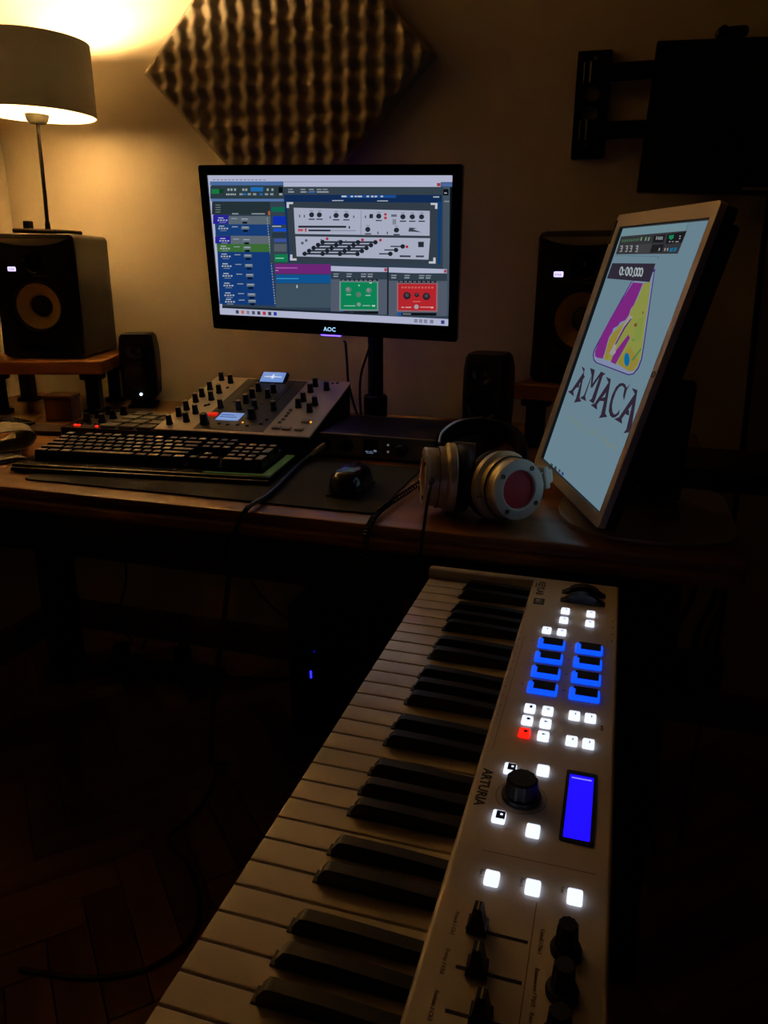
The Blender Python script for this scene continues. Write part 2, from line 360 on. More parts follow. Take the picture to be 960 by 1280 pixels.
((165,180,195),[0.092,0.760,0.119,0.758,0.119,0.765,0.091,0.766]),((120,135,150),[0.135,0.758,0.171,0.756,0.170,0.777,0.134,0.779]),
((205,215,225),[0.139,0.762,0.167,0.760,0.166,0.765,0.139,0.766]),((14,26,46),[0.142,0.783,0.164,0.782,0.163,0.798,0.141,0.799]),
((205,215,225),[0.032,0.832,0.056,0.830,0.056,0.837,0.031,0.838]),((190,200,210),[0.028,0.847,0.036,0.847,0.035,0.858,0.027,0.859]),
((190,200,210),[0.040,0.847,0.049,0.846,0.048,0.857,0.040,0.858]),((190,200,210),[0.053,0.846,0.061,0.845,0.060,0.856,0.052,0.857]),
((190,200,210),[0.065,0.845,0.074,0.845,0.073,0.856,0.065,0.856]),((150,165,180),[0.035,0.867,0.065,0.865,0.065,0.870,0.035,0.871]),
((165,180,195),[0.092,0.832,0.120,0.831,0.119,0.837,0.092,0.839]),((120,135,150),[0.136,0.830,0.172,0.828,0.171,0.850,0.135,0.852]),
((205,215,225),[0.140,0.834,0.167,0.832,0.167,0.837,0.140,0.838]),((14,26,46),[0.143,0.856,0.165,0.855,0.164,0.870,0.142,0.871]),
((205,215,225),[0.032,0.881,0.057,0.879,0.056,0.886,0.031,0.887]),((190,200,210),[0.028,0.896,0.036,0.896,0.036,0.907,0.027,0.908]),
((190,200,210),[0.040,0.896,0.049,0.895,0.048,0.906,0.040,0.907]),((190,200,210),[0.053,0.895,0.061,0.894,0.061,0.906,0.052,0.906]),
((190,200,210),[0.066,0.894,0.074,0.894,0.073,0.905,0.065,0.905]),((150,165,180),[0.035,0.916,0.066,0.914,0.065,0.919,0.035,0.921]),
((165,180,195),[0.093,0.881,0.120,0.880,0.120,0.886,0.092,0.888]),((120,135,150),[0.137,0.878,0.172,0.876,0.171,0.899,0.135,0.901]),
((205,215,225),[0.141,0.883,0.168,0.881,0.168,0.885,0.140,0.887]),((14,26,46),[0.144,0.905,0.166,0.903,0.165,0.919,0.143,0.920]),
((170,180,190),[0.245,0.284,0.249,0.284,0.249,0.294,0.245,0.294]),((170,180,190),[0.246,0.302,0.249,0.302,0.249,0.312,0.245,0.312]),
((170,180,190),[0.246,0.320,0.250,0.320,0.249,0.330,0.245,0.330]),((170,180,190),[0.246,0.338,0.250,0.338,0.250,0.349,0.246,0.349]),
((170,180,190),[0.247,0.357,0.250,0.357,0.250,0.367,0.246,0.367]),((170,180,190),[0.247,0.375,0.251,0.375,0.250,0.385,0.246,0.385]),
((170,180,190),[0.247,0.394,0.251,0.393,0.251,0.404,0.247,0.404]),((170,180,190),[0.248,0.412,0.251,0.412,0.251,0.422,0.247,0.422]),
((170,180,190),[0.248,0.430,0.252,0.430,0.251,0.441,0.247,0.441]),((170,180,190),[0.248,0.449,0.252,0.449,0.252,0.459,0.248,0.459]),
((170,180,190),[0.249,0.468,0.253,0.468,0.252,0.478,0.248,0.478]),((170,180,190),[0.249,0.486,0.253,0.486,0.252,0.497,0.248,0.497]),
((170,180,190),[0.249,0.505,0.253,0.505,0.253,0.515,0.249,0.516]),((170,180,190),[0.250,0.524,0.254,0.524,0.253,0.534,0.249,0.534]),
((170,180,190),[0.250,0.543,0.254,0.543,0.253,0.553,0.250,0.553]),((170,180,190),[0.250,0.562,0.254,0.561,0.254,0.572,0.250,0.572]),
((170,180,190),[0.251,0.580,0.255,0.580,0.254,0.591,0.250,0.591]),((170,180,190),[0.251,0.599,0.255,0.599,0.255,0.610,0.251,0.610]),
((170,180,190),[0.251,0.619,0.255,0.618,0.255,0.629,0.251,0.629]),((170,180,190),[0.252,0.638,0.256,0.637,0.255,0.648,0.251,0.648]),
((170,180,190),[0.252,0.657,0.256,0.657,0.256,0.667,0.252,0.667]),((170,180,190),[0.252,0.676,0.256,0.676,0.256,0.686,0.252,0.687]),
((170,180,190),[0.253,0.695,0.257,0.695,0.256,0.706,0.252,0.706]),((170,180,190),[0.253,0.715,0.257,0.714,0.257,0.725,0.253,0.725]),
((170,180,190),[0.254,0.734,0.258,0.734,0.257,0.744,0.253,0.745]),((170,180,190),[0.254,0.753,0.258,0.753,0.257,0.764,0.253,0.764]),
((170,180,190),[0.254,0.773,0.258,0.773,0.258,0.783,0.254,0.784]),((170,180,190),[0.255,0.792,0.259,0.792,0.258,0.803,0.254,0.803]),
((170,180,190),[0.255,0.812,0.259,0.812,0.259,0.823,0.255,0.823]),((170,180,190),[0.255,0.832,0.259,0.831,0.259,0.842,0.255,0.843]),
((170,180,190),[0.256,0.851,0.260,0.851,0.259,0.862,0.255,0.862]),((170,180,190),[0.256,0.871,0.260,0.871,0.260,0.882,0.256,0.882]),
((170,180,190),[0.256,0.891,0.261,0.891,0.260,0.902,0.256,0.902]),((60,78,92),[0.267,0.176,0.336,0.175,0.319,0.603,0.248,0.606]),
((20,120,92),[0.271,0.211,0.332,0.210,0.331,0.242,0.269,0.243]),((18,58,205),[0.273,0.273,0.331,0.272,0.329,0.330,0.271,0.332]),
((28,92,232),[0.272,0.356,0.329,0.355,0.328,0.377,0.271,0.379]),((70,96,180),[0.272,0.428,0.326,0.426,0.325,0.451,0.271,0.452]),
((98,108,116),[0.271,0.465,0.326,0.463,0.324,0.517,0.269,0.519]),((22,142,92),[0.271,0.538,0.328,0.535,0.326,0.590,0.268,0.592]),
((210,225,240),[0.268,0.340,0.307,0.339,0.306,0.345,0.267,0.346]),((160,240,200),[0.274,0.563,0.310,0.561,0.310,0.568,0.273,0.569]),
((50,65,78),[0.266,0.385,0.328,0.383,0.326,0.420,0.264,0.422]),((128,46,138),[0.270,0.607,0.513,0.597,0.512,0.666,0.267,0.677]),
((200,120,205),[0.272,0.632,0.368,0.628,0.368,0.634,0.272,0.639]),((20,98,168),[0.271,0.684,0.512,0.672,0.510,0.733,0.268,0.746]),
((70,170,225),[0.273,0.709,0.371,0.704,0.370,0.711,0.272,0.716]),((74,94,110),[0.269,0.750,0.510,0.737,0.506,0.910,0.262,0.926]),
((225,230,235),[0.360,0.754,0.365,0.754,0.364,0.775,0.359,0.776]),((170,180,190),[0.270,0.652,0.283,0.651,0.283,0.657,0.269,0.658]),
((62,76,88),[0.325,0.075,0.955,0.072,0.956,0.122,0.323,0.128]),((150,160,172),[0.345,0.089,0.365,0.089,0.364,0.096,0.344,0.096]),
((165,175,188),[0.344,0.104,0.369,0.104,0.369,0.114,0.344,0.114]),((150,160,172),[0.397,0.088,0.417,0.088,0.417,0.096,0.397,0.096]),
((165,175,188),[0.397,0.104,0.422,0.104,0.421,0.113,0.396,0.114]),((150,160,172),[0.432,0.088,0.452,0.088,0.452,0.096,0.432,0.096]),
((165,175,188),[0.432,0.104,0.456,0.103,0.456,0.113,0.431,0.113]),((150,160,172),[0.464,0.088,0.484,0.088,0.484,0.095,0.464,0.096]),
((165,175,188),[0.464,0.103,0.489,0.103,0.488,0.113,0.464,0.113]),((150,160,172),[0.489,0.088,0.509,0.088,0.508,0.095,0.489,0.095]),
((165,175,188),[0.489,0.103,0.513,0.103,0.513,0.113,0.488,0.113]),((60,110,190),[0.427,0.106,0.456,0.105,0.456,0.115,0.426,0.115]),
((22,52,100),[0.327,0.128,0.960,0.122,0.961,0.171,0.325,0.179]),((30,90,170),[0.564,0.128,0.783,0.125,0.783,0.143,0.564,0.145]),
((220,228,240),[0.566,0.131,0.576,0.131,0.576,0.141,0.566,0.141]),((220,228,240),[0.576,0.131,0.586,0.131,0.586,0.141,0.576,0.141]),
((220,228,240),[0.603,0.131,0.613,0.131,0.613,0.140,0.603,0.141]),((220,228,240),[0.619,0.131,0.628,0.131,0.628,0.140,0.619,0.140]),
((220,228,240),[0.631,0.131,0.641,0.131,0.640,0.140,0.631,0.140]),((220,228,240),[0.639,0.131,0.649,0.131,0.649,0.140,0.639,0.140]),
((220,228,240),[0.667,0.130,0.677,0.130,0.677,0.140,0.667,0.140]),((220,228,240),[0.685,0.130,0.695,0.130,0.695,0.140,0.685,0.140]),
((220,228,240),[0.700,0.130,0.709,0.130,0.709,0.139,0.699,0.140]),((220,228,240),[0.723,0.130,0.733,0.130,0.733,0.139,0.723,0.139]),
((200,205,215),[0.928,0.132,0.951,0.131,0.951,0.139,0.928,0.139]),((200,210,220),[0.527,0.161,0.573,0.160,0.573,0.166,0.526,0.167]),
((200,210,220),[0.709,0.161,0.752,0.160,0.752,0.166,0.709,0.166]),((22,56,110),[0.326,0.151,0.339,0.167,0.341,0.589,0.330,0.590]),
((60,72,84),[0.336,0.175,0.945,0.171,0.944,0.572,0.336,0.581]),((20,70,130),[0.945,0.163,0.962,0.163,0.961,0.575,0.951,0.575]),
((225,228,238),[0.336,0.177,0.364,0.176,0.363,0.190,0.346,0.190,0.345,0.216,0.335,0.216]),((225,228,238),[0.945,0.173,0.919,0.173,0.919,0.186,0.936,0.186,0.936,0.211,0.945,0.211]),
((225,228,238),[0.337,0.579,0.366,0.578,0.366,0.563,0.348,0.564,0.349,0.537,0.339,0.537]),((225,228,238),[0.943,0.570,0.916,0.571,0.916,0.557,0.933,0.556,0.933,0.530,0.942,0.530]),
((196,202,226),[0.365,0.214,0.916,0.224,0.917,0.386,0.365,0.392]),((196,202,226),[0.366,0.409,0.919,0.402,0.914,0.545,0.367,0.549]),
((150,155,175),[0.643,0.225,0.645,0.225,0.643,0.390,0.640,0.390]),((42,48,60),[0.450,0.260,0.447,0.273,0.439,0.278,0.431,0.273,0.428,0.260,0.432,0.248,0.440,0.242,0.448,0.247]),
((60,66,80),[0.426,0.286,0.452,0.286,0.452,0.294,0.426,0.294]),((120,126,145),[0.432,0.232,0.448,0.232,0.447,0.236,0.432,0.236]),
((42,48,60),[0.483,0.259,0.479,0.272,0.471,0.277,0.463,0.272,0.461,0.260,0.464,0.247,0.472,0.242,0.480,0.247]),((60,66,80),[0.459,0.285,0.485,0.285,0.485,0.293,0.458,0.293]),
((120,126,145),[0.465,0.232,0.480,0.232,0.480,0.236,0.465,0.236]),((42,48,60),[0.553,0.262,0.549,0.274,0.541,0.280,0.533,0.275,0.530,0.262,0.534,0.250,0.542,0.244,0.550,0.249]),
((60,66,80),[0.528,0.288,0.555,0.287,0.554,0.295,0.528,0.296]),((120,126,145),[0.535,0.235,0.549,0.234,0.549,0.238,0.535,0.239]),
((42,48,60),[0.595,0.261,0.591,0.274,0.583,0.279,0.575,0.274,0.572,0.261,0.576,0.249,0.584,0.244,0.592,0.249]),((60,66,80),[0.571,0.287,0.597,0.287,0.596,0.294,0.570,0.295]),
((120,126,145),[0.577,0.234,0.591,0.234,0.591,0.238,0.577,0.238]),((42,48,60),[0.726,0.262,0.723,0.275,0.715,0.280,0.707,0.275,0.704,0.263,0.708,0.250,0.715,0.245,0.723,0.250]),
((60,66,80),[0.703,0.288,0.728,0.288,0.728,0.295,0.703,0.296]),((120,126,145),[0.708,0.236,0.723,0.235,0.723,0.239,0.708,0.239]),
((42,48,60),[0.822,0.264,0.819,0.277,0.811,0.282,0.804,0.277,0.800,0.265,0.804,0.252,0.811,0.247,0.819,0.252]),((60,66,80),[0.799,0.290,0.824,0.289,0.824,0.297,0.799,0.298]),
((120,126,145),[0.804,0.238,0.818,0.237,0.818,0.241,0.804,0.242]),((42,48,60),[0.859,0.264,0.856,0.276,0.848,0.281,0.841,0.276,0.837,0.264,0.840,0.252,0.848,0.247,0.856,0.251]),
((60,66,80),[0.836,0.289,0.861,0.289,0.861,0.296,0.836,0.297]),((120,126,145),[0.841,0.237,0.855,0.237,0.855,0.241,0.841,0.241]),
((42,48,60),[0.895,0.263,0.892,0.275,0.885,0.280,0.877,0.276,0.874,0.263,0.877,0.251,0.885,0.246,0.892,0.251]),((60,66,80),[0.873,0.288,0.898,0.288,0.898,0.296,0.873,0.296]),
((120,126,145),[0.877,0.236,0.892,0.236,0.892,0.240,0.877,0.240]),((42,48,60),[0.681,0.352,0.678,0.364,0.670,0.370,0.663,0.365,0.659,0.352,0.663,0.339,0.671,0.334,0.678,0.339]),
((60,66,80),[0.658,0.378,0.684,0.377,0.684,0.385,0.658,0.386]),((120,126,145),[0.663,0.324,0.678,0.324,0.678,0.328,0.663,0.328]),
((42,48,60),[0.797,0.353,0.793,0.365,0.786,0.370,0.778,0.366,0.775,0.353,0.778,0.341,0.786,0.335,0.794,0.340]),((60,66,80),[0.774,0.379,0.799,0.378,0.799,0.386,0.774,0.387]),
((120,126,145),[0.779,0.326,0.793,0.325,0.793,0.329,0.779,0.329]),((42,48,60),[0.678,0.250,0.692,0.249,0.692,0.277,0.677,0.277]),
((110,116,135),[0.765,0.250,0.787,0.250,0.787,0.265,0.765,0.266]),((90,96,112),[0.386,0.261,0.391,0.261,0.391,0.279,0.386,0.279]),
((90,96,112),[0.406,0.261,0.411,0.261,0.411,0.278,0.406,0.279]),((90,96,112),[0.514,0.267,0.519,0.266,0.519,0.284,0.514,0.284]),
((90,96,112),[0.612,0.261,0.617,0.261,0.616,0.278,0.611,0.278]),((90,96,112),[0.659,0.260,0.664,0.260,0.664,0.277,0.659,0.277]),
((90,96,112),[0.709,0.365,0.714,0.365,0.714,0.382,0.709,0.382]),((90,96,112),[0.747,0.364,0.752,0.364,0.752,0.381,0.747,0.381]),
((205,60,70),[0.748,0.250,0.746,0.257,0.742,0.260,0.738,0.257,0.736,0.251,0.738,0.244,0.742,0.241,0.746,0.244]),
((205,60,70),[0.748,0.274,0.746,0.281,0.742,0.283,0.737,0.281,0.736,0.274,0.737,0.267,0.742,0.264,0.746,0.267]),((150,155,170),[0.770,0.281,0.785,0.281,0.785,0.316,0.770,0.316]),
((40,46,58),[0.381,0.335,0.582,0.330,0.582,0.344,0.380,0.349]),((40,46,58),[0.423,0.360,0.517,0.358,0.516,0.370,0.423,0.372]),
((120,124,140),[0.517,0.362,0.621,0.359,0.621,0.363,0.517,0.366]),((215,95,95),[0.379,0.357,0.401,0.357,0.400,0.373,0.378,0.374]),
((200,80,80),[0.408,0.353,0.416,0.352,0.415,0.375,0.408,0.375]),((42,48,60),[0.592,0.332,0.598,0.332,0.598,0.348,0.592,0.348]),
((70,76,92),[0.833,0.361,0.837,0.334,0.866,0.337,0.852,0.345,0.885,0.364,0.852,0.361]),((52,58,72),[0.403,0.522,0.629,0.514,0.629,0.526,0.402,0.535]),
((36,42,54),[0.413,0.528,0.409,0.540,0.402,0.545,0.395,0.540,0.392,0.529,0.396,0.517,0.403,0.512,0.410,0.516]),
((36,42,54),[0.490,0.525,0.486,0.537,0.479,0.542,0.472,0.537,0.469,0.526,0.473,0.514,0.480,0.509,0.487,0.514]),
((36,42,54),[0.563,0.522,0.560,0.534,0.553,0.539,0.546,0.535,0.543,0.523,0.546,0.511,0.554,0.506,0.561,0.511]),
((36,42,54),[0.636,0.520,0.633,0.531,0.626,0.536,0.619,0.532,0.616,0.520,0.619,0.509,0.626,0.504,0.633,0.508]),((52,58,72),[0.423,0.501,0.648,0.493,0.648,0.505,0.422,0.513]),
((36,42,54),[0.433,0.507,0.429,0.518,0.422,0.524,0.415,0.519,0.412,0.507,0.416,0.496,0.423,0.491,0.430,0.495]),
((36,42,54),[0.509,0.504,0.506,0.516,0.499,0.521,0.492,0.516,0.489,0.505,0.492,0.493,0.500,0.488,0.507,0.492]),
((36,42,54),[0.583,0.501,0.579,0.513,0.572,0.518,0.565,0.513,0.562,0.502,0.566,0.490,0.573,0.485,0.580,0.490]),
((36,42,54),[0.655,0.499,0.652,0.510,0.645,0.515,0.638,0.511,0.635,0.499,0.638,0.488,0.645,0.483,0.652,0.487]),((52,58,72),[0.443,0.480,0.667,0.472,0.666,0.484,0.442,0.492]),
((36,42,54),[0.453,0.485,0.449,0.497,0.442,0.502,0.435,0.498,0.432,0.486,0.436,0.474,0.443,0.469,0.450,0.474]),
((36,42,54),[0.529,0.483,0.526,0.494,0.518,0.499,0.511,0.495,0.509,0.483,0.512,0.472,0.519,0.467,0.526,0.471]),
((36,42,54),[0.602,0.480,0.599,0.492,0.591,0.497,0.584,0.492,0.582,0.481,0.585,0.469,0.592,0.464,0.599,0.469]),
((36,42,54),[0.674,0.478,0.671,0.489,0.664,0.494,0.657,0.490,0.654,0.478,0.657,0.467,0.664,0.462,0.671,0.466]),((52,58,72),[0.462,0.458,0.685,0.451,0.685,0.463,0.462,0.471]),
((36,42,54),[0.472,0.464,0.469,0.476,0.462,0.481,0.455,0.476,0.452,0.465,0.455,0.453,0.463,0.448,0.470,0.453]),
((36,42,54),[0.548,0.462,0.545,0.473,0.538,0.478,0.531,0.474,0.528,0.462,0.531,0.451,0.539,0.446,0.546,0.450]),
((36,42,54),[0.621,0.459,0.618,0.471,0.611,0.476,0.604,0.471,0.601,0.460,0.604,0.448,0.611,0.443,0.618,0.448]),
((36,42,54),[0.693,0.457,0.690,0.468,0.683,0.473,0.676,0.469,0.673,0.457,0.676,0.446,0.683,0.441,0.690,0.446]),((52,58,72),[0.482,0.437,0.704,0.430,0.704,0.442,0.482,0.450]),
((36,42,54),[0.492,0.443,0.489,0.455,0.481,0.460,0.474,0.455,0.472,0.444,0.475,0.432,0.482,0.427,0.489,0.432]),
((36,42,54),[0.567,0.441,0.564,0.452,0.557,0.457,0.550,0.453,0.547,0.441,0.551,0.430,0.558,0.425,0.565,0.429]),
((36,42,54),[0.640,0.438,0.637,0.450,0.630,0.455,0.623,0.450,0.620,0.439,0.623,0.428,0.630,0.423,0.637,0.427]),
((36,42,54),[0.711,0.436,0.708,0.448,0.701,0.453,0.694,0.448,0.692,0.437,0.695,0.425,0.702,0.421,0.708,0.425]),((52,58,72),[0.716,0.510,0.761,0.509,0.761,0.517,0.715,0.519]),
((36,42,54),[0.771,0.512,0.768,0.524,0.761,0.529,0.754,0.524,0.751,0.513,0.754,0.502,0.761,0.497,0.768,0.501]),((52,58,72),[0.737,0.483,0.784,0.482,0.784,0.490,0.737,0.491]),
((36,42,54),[0.794,0.485,0.791,0.497,0.784,0.502,0.777,0.497,0.775,0.486,0.777,0.475,0.784,0.470,0.791,0.474]),((52,58,72),[0.762,0.458,0.811,0.457,0.811,0.465,0.762,0.466]),
((36,42,54),[0.821,0.460,0.818,0.472,0.811,0.477,0.804,0.472,0.801,0.461,0.804,0.450,0.811,0.445,0.818,0.449]),
((195,45,60),[0.508,0.420,0.506,0.428,0.501,0.431,0.497,0.428,0.495,0.421,0.497,0.414,0.502,0.411,0.506,0.413]),
((195,45,60),[0.655,0.422,0.653,0.429,0.649,0.432,0.644,0.429,0.642,0.422,0.644,0.415,0.649,0.412,0.653,0.415]),
((195,45,60),[0.727,0.422,0.725,0.429,0.721,0.432,0.717,0.429,0.715,0.422,0.717,0.415,0.721,0.412,0.726,0.415]),
((195,45,60),[0.834,0.462,0.832,0.469,0.828,0.472,0.824,0.469,0.822,0.462,0.824,0.455,0.828,0.452,0.832,0.455]),((110,116,135),[0.473,0.424,0.479,0.423,0.478,0.436,0.473,0.436]),
((110,116,135),[0.545,0.427,0.550,0.427,0.550,0.439,0.545,0.440]),((110,116,135),[0.578,0.426,0.583,0.426,0.583,0.438,0.578,0.438]),
((42,48,60),[0.872,0.427,0.895,0.426,0.895,0.462,0.873,0.463]),((60,66,80),[0.799,0.521,0.843,0.520,0.843,0.532,0.799,0.533]),((70,76,92),[0.864,0.519,0.896,0.518,0.896,0.530,0.864,0.531]),
((100,110,130),[0.401,0.454,0.399,0.462,0.394,0.465,0.390,0.462,0.388,0.455,0.390,0.447,0.395,0.444,0.400,0.447]),
((100,110,130),[0.418,0.435,0.416,0.443,0.412,0.446,0.407,0.443,0.406,0.436,0.408,0.429,0.412,0.425,0.417,0.428]),((80,96,112),[0.964,0.074,0.997,0.073,1.000,0.929,0.975,0.931]),
((16,22,30),[0.965,0.085,0.985,0.085,0.986,0.125,0.965,0.126]),((190,200,210),[0.969,0.107,0.979,0.107,0.979,0.114,0.970,0.114]),
((150,160,170),[0.970,0.159,0.989,0.159,0.989,0.167,0.970,0.167]),((16,22,30),[0.990,0.073,0.999,0.073,1.000,0.929,1.000,0.930]),
((205,210,240),[0.513,0.609,0.748,0.609,0.748,0.646,0.512,0.645]),((195,70,90),[0.736,0.613,0.747,0.613,0.747,0.633,0.736,0.634]),
((58,72,86),[0.512,0.649,0.748,0.638,0.748,0.691,0.511,0.703]),((150,162,175),[0.522,0.661,0.545,0.660,0.545,0.668,0.522,0.669]),
((170,180,192),[0.522,0.678,0.542,0.677,0.542,0.685,0.522,0.686]),((150,162,175),[0.578,0.658,0.601,0.657,0.601,0.665,0.578,0.666]),
((170,180,192),[0.578,0.675,0.598,0.674,0.598,0.682,0.578,0.683]),((150,162,175),[0.639,0.655,0.662,0.654,0.662,0.662,0.639,0.663]),
((170,180,192),[0.639,0.672,0.659,0.671,0.659,0.679,0.639,0.680]),((150,162,175),[0.667,0.654,0.689,0.653,0.689,0.661,0.667,0.662]),
((170,180,192),[0.667,0.670,0.687,0.669,0.687,0.678,0.667,0.679]),((96,106,124),[0.511,0.703,0.748,0.691,0.746,0.941,0.505,0.958]),
((20,24,32),[0.552,0.699,0.709,0.691,0.709,0.708,0.552,0.716]),((120,128,140),[0.557,0.703,0.570,0.703,0.570,0.711,0.557,0.712]),
((120,128,140),[0.576,0.702,0.589,0.702,0.589,0.710,0.576,0.711]),((120,128,140),[0.595,0.701,0.608,0.701,0.608,0.709,0.595,0.710]),
((120,128,140),[0.614,0.700,0.627,0.700,0.627,0.708,0.614,0.709]),((120,128,140),[0.633,0.699,0.646,0.699,0.646,0.707,0.633,0.708]),
((120,128,140),[0.652,0.698,0.665,0.698,0.665,0.706,0.652,0.707]),((120,128,140),[0.671,0.697,0.684,0.697,0.684,0.705,0.671,0.706]),
((120,128,140),[0.690,0.696,0.703,0.696,0.703,0.704,0.690,0.705]),((18,22,28),[0.545,0.931,0.710,0.920,0.709,0.941,0.544,0.953]),
((20,100,190),[0.545,0.931,0.560,0.930,0.560,0.952,0.544,0.953]),((160,168,178),[0.565,0.936,0.602,0.934,0.602,0.940,0.565,0.943]),
((205,210,240),[0.754,0.606,0.987,0.606,0.988,0.642,0.754,0.641]),((195,70,90),[0.976,0.611,0.986,0.610,0.987,0.630,0.976,0.631]),
((58,72,86),[0.754,0.646,0.988,0.634,0.989,0.687,0.754,0.699]),((150,162,175),[0.764,0.657,0.786,0.656,0.786,0.665,0.764,0.666]),
((170,180,192),[0.764,0.674,0.784,0.673,0.784,0.681,0.764,0.682]),((150,162,175),[0.818,0.655,0.840,0.654,0.840,0.662,0.818,0.663]),
((170,180,192),[0.818,0.671,0.838,0.670,0.838,0.678,0.818,0.679]),((150,162,175),[0.877,0.652,0.899,0.651,0.899,0.659,0.877,0.660]),
((170,180,192),[0.877,0.668,0.896,0.667,0.897,0.675,0.877,0.676]),((150,162,175),[0.904,0.651,0.925,0.650,0.926,0.658,0.904,0.659]),
((170,180,192),[0.904,0.667,0.923,0.666,0.923,0.674,0.904,0.675]),((96,106,124),[0.754,0.699,0.989,0.687,0.992,0.932,0.753,0.949]),
((20,24,32),[0.794,0.695,0.945,0.687,0.945,0.704,0.794,0.712]),((120,128,140),[0.798,0.699,0.811,0.698,0.811,0.707,0.798,0.707]),
((120,128,140),[0.817,0.698,0.829,0.697,0.829,0.706,0.817,0.706]),((120,128,140),[0.835,0.697,0.848,0.696,0.848,0.705,0.835,0.705]),
((120,128,140),[0.854,0.696,0.866,0.696,0.866,0.704,0.854,0.704]),((120,128,140),[0.872,0.695,0.884,0.695,0.884,0.703,0.872,0.703]),
((120,128,140),[0.891,0.694,0.903,0.694,0.903,0.702,0.891,0.702]),((120,128,140),[0.909,0.693,0.921,0.693,0.921,0.701,0.909,0.702]),
((120,128,140),[0.927,0.692,0.939,0.692,0.939,0.700,0.927,0.701]),((18,22,28),[0.791,0.923,0.950,0.912,0.950,0.933,0.790,0.944]),
((20,100,190),[0.791,0.923,0.806,0.922,0.806,0.943,0.790,0.944]),((160,168,178),[0.811,0.928,0.846,0.926,0.846,0.932,0.811,0.934]),
((34,40,50),[0.748,0.609,0.754,0.609,0.753,0.941,0.746,0.941]),((140,170,170),[0.548,0.714,0.711,0.706,0.710,0.916,0.543,0.927]),
((16,152,98),[0.553,0.720,0.706,0.712,0.705,0.907,0.549,0.918]),((110,140,130),[0.598,0.773,0.594,0.788,0.585,0.795,0.576,0.789,0.572,0.774,0.576,0.759,0.586,0.752,0.594,0.758]),
((150,165,160),[0.590,0.769,0.588,0.778,0.582,0.782,0.577,0.779,0.575,0.770,0.577,0.761,0.583,0.757,0.588,0.760]),
((110,140,130),[0.684,0.772,0.680,0.787,0.671,0.794,0.663,0.788,0.659,0.774,0.663,0.758,0.672,0.752,0.681,0.757]),
((150,165,160),[0.677,0.768,0.674,0.777,0.669,0.782,0.664,0.778,0.662,0.769,0.664,0.760,0.669,0.756,0.675,0.760]),
((110,140,130),[0.640,0.804,0.636,0.818,0.628,0.824,0.620,0.819,0.617,0.806,0.620,0.792,0.628,0.786,0.636,0.791]),
((150,175,165),[0.637,0.875,0.634,0.886,0.628,0.891,0.622,0.887,0.619,0.876,0.622,0.865,0.629,0.861,0.635,0.865]),
((190,220,210),[0.634,0.739,0.633,0.744,0.630,0.746,0.628,0.744,0.627,0.740,0.628,0.735,0.630,0.733,0.633,0.735]),((200,235,220),[0.564,0.889,0.613,0.885,0.613,0.890,0.564,0.893]),
((200,235,220),[0.644,0.881,0.677,0.879,0.677,0.883,0.644,0.886]),((225,240,235),[0.684,0.876,0.697,0.876,0.697,0.886,0.684,0.887]),
((170,225,205),[0.576,0.806,0.596,0.805,0.596,0.811,0.575,0.813]),((170,225,205),[0.657,0.806,0.678,0.804,0.678,0.811,0.657,0.812]),
((230,240,240),[0.674,0.716,0.684,0.715,0.684,0.722,0.674,0.722]),((170,120,130),[0.787,0.712,0.953,0.703,0.955,0.903,0.787,0.915]),
((208,44,52),[0.793,0.718,0.947,0.710,0.948,0.895,0.793,0.906]),((48,40,48),[0.845,0.799,0.841,0.818,0.829,0.827,0.818,0.820,0.813,0.800,0.818,0.781,0.829,0.772,0.841,0.780]),
((90,84,90),[0.837,0.795,0.835,0.805,0.829,0.809,0.824,0.805,0.821,0.796,0.824,0.786,0.829,0.782,0.835,0.785]),
((48,40,48),[0.924,0.798,0.920,0.817,0.908,0.826,0.897,0.819,0.892,0.800,0.897,0.780,0.908,0.772,0.919,0.779]),
((90,84,90),[0.916,0.794,0.914,0.804,0.908,0.808,0.903,0.805,0.900,0.795,0.903,0.786,0.908,0.781,0.914,0.785]),
((48,40,48),[0.879,0.790,0.876,0.802,0.869,0.808,0.862,0.803,0.859,0.791,0.862,0.779,0.869,0.774,0.876,0.779]),
((90,84,90),[0.874,0.786,0.872,0.792,0.869,0.795,0.865,0.793,0.864,0.787,0.865,0.781,0.869,0.778,0.872,0.781]),((235,110,105),[0.806,0.736,0.815,0.736,0.814,0.748,0.806,0.749]),
((235,110,105),[0.819,0.735,0.828,0.735,0.828,0.747,0.819,0.748]),((235,110,105),[0.833,0.735,0.842,0.734,0.842,0.747,0.833,0.747]),
((235,110,105),[0.847,0.734,0.855,0.733,0.855,0.746,0.847,0.746]),((235,110,105),[0.860,0.733,0.869,0.733,0.869,0.745,0.860,0.746]),
((235,110,105),[0.874,0.732,0.882,0.732,0.882,0.744,0.874,0.745]),((235,110,105),[0.887,0.732,0.896,0.731,0.896,0.744,0.887,0.744]),
((235,110,105),[0.901,0.731,0.909,0.730,0.909,0.743,0.901,0.743]),((235,110,105),[0.914,0.730,0.922,0.730,0.923,0.742,0.914,0.743]),
((235,110,105),[0.927,0.729,0.936,0.729,0.936,0.741,0.927,0.742]),((190,180,185),[0.878,0.874,0.875,0.887,0.868,0.892,0.861,0.888,0.858,0.876,0.861,0.864,0.868,0.858,0.875,0.863]),
((240,170,165),[0.806,0.879,0.818,0.878,0.818,0.887,0.806,0.888]),((240,170,165),[0.823,0.878,0.847,0.876,0.847,0.885,0.823,0.887]),
((240,150,145),[0.883,0.872,0.927,0.869,0.927,0.878,0.883,0.880]),((240,190,185),[0.927,0.869,0.937,0.868,0.937,0.881,0.927,0.882]),
((245,120,115),[0.853,0.836,0.885,0.834,0.885,0.840,0.853,0.842]),((34,44,58),[0.012,0.935,0.660,0.935,0.660,0.952,0.012,0.952]),
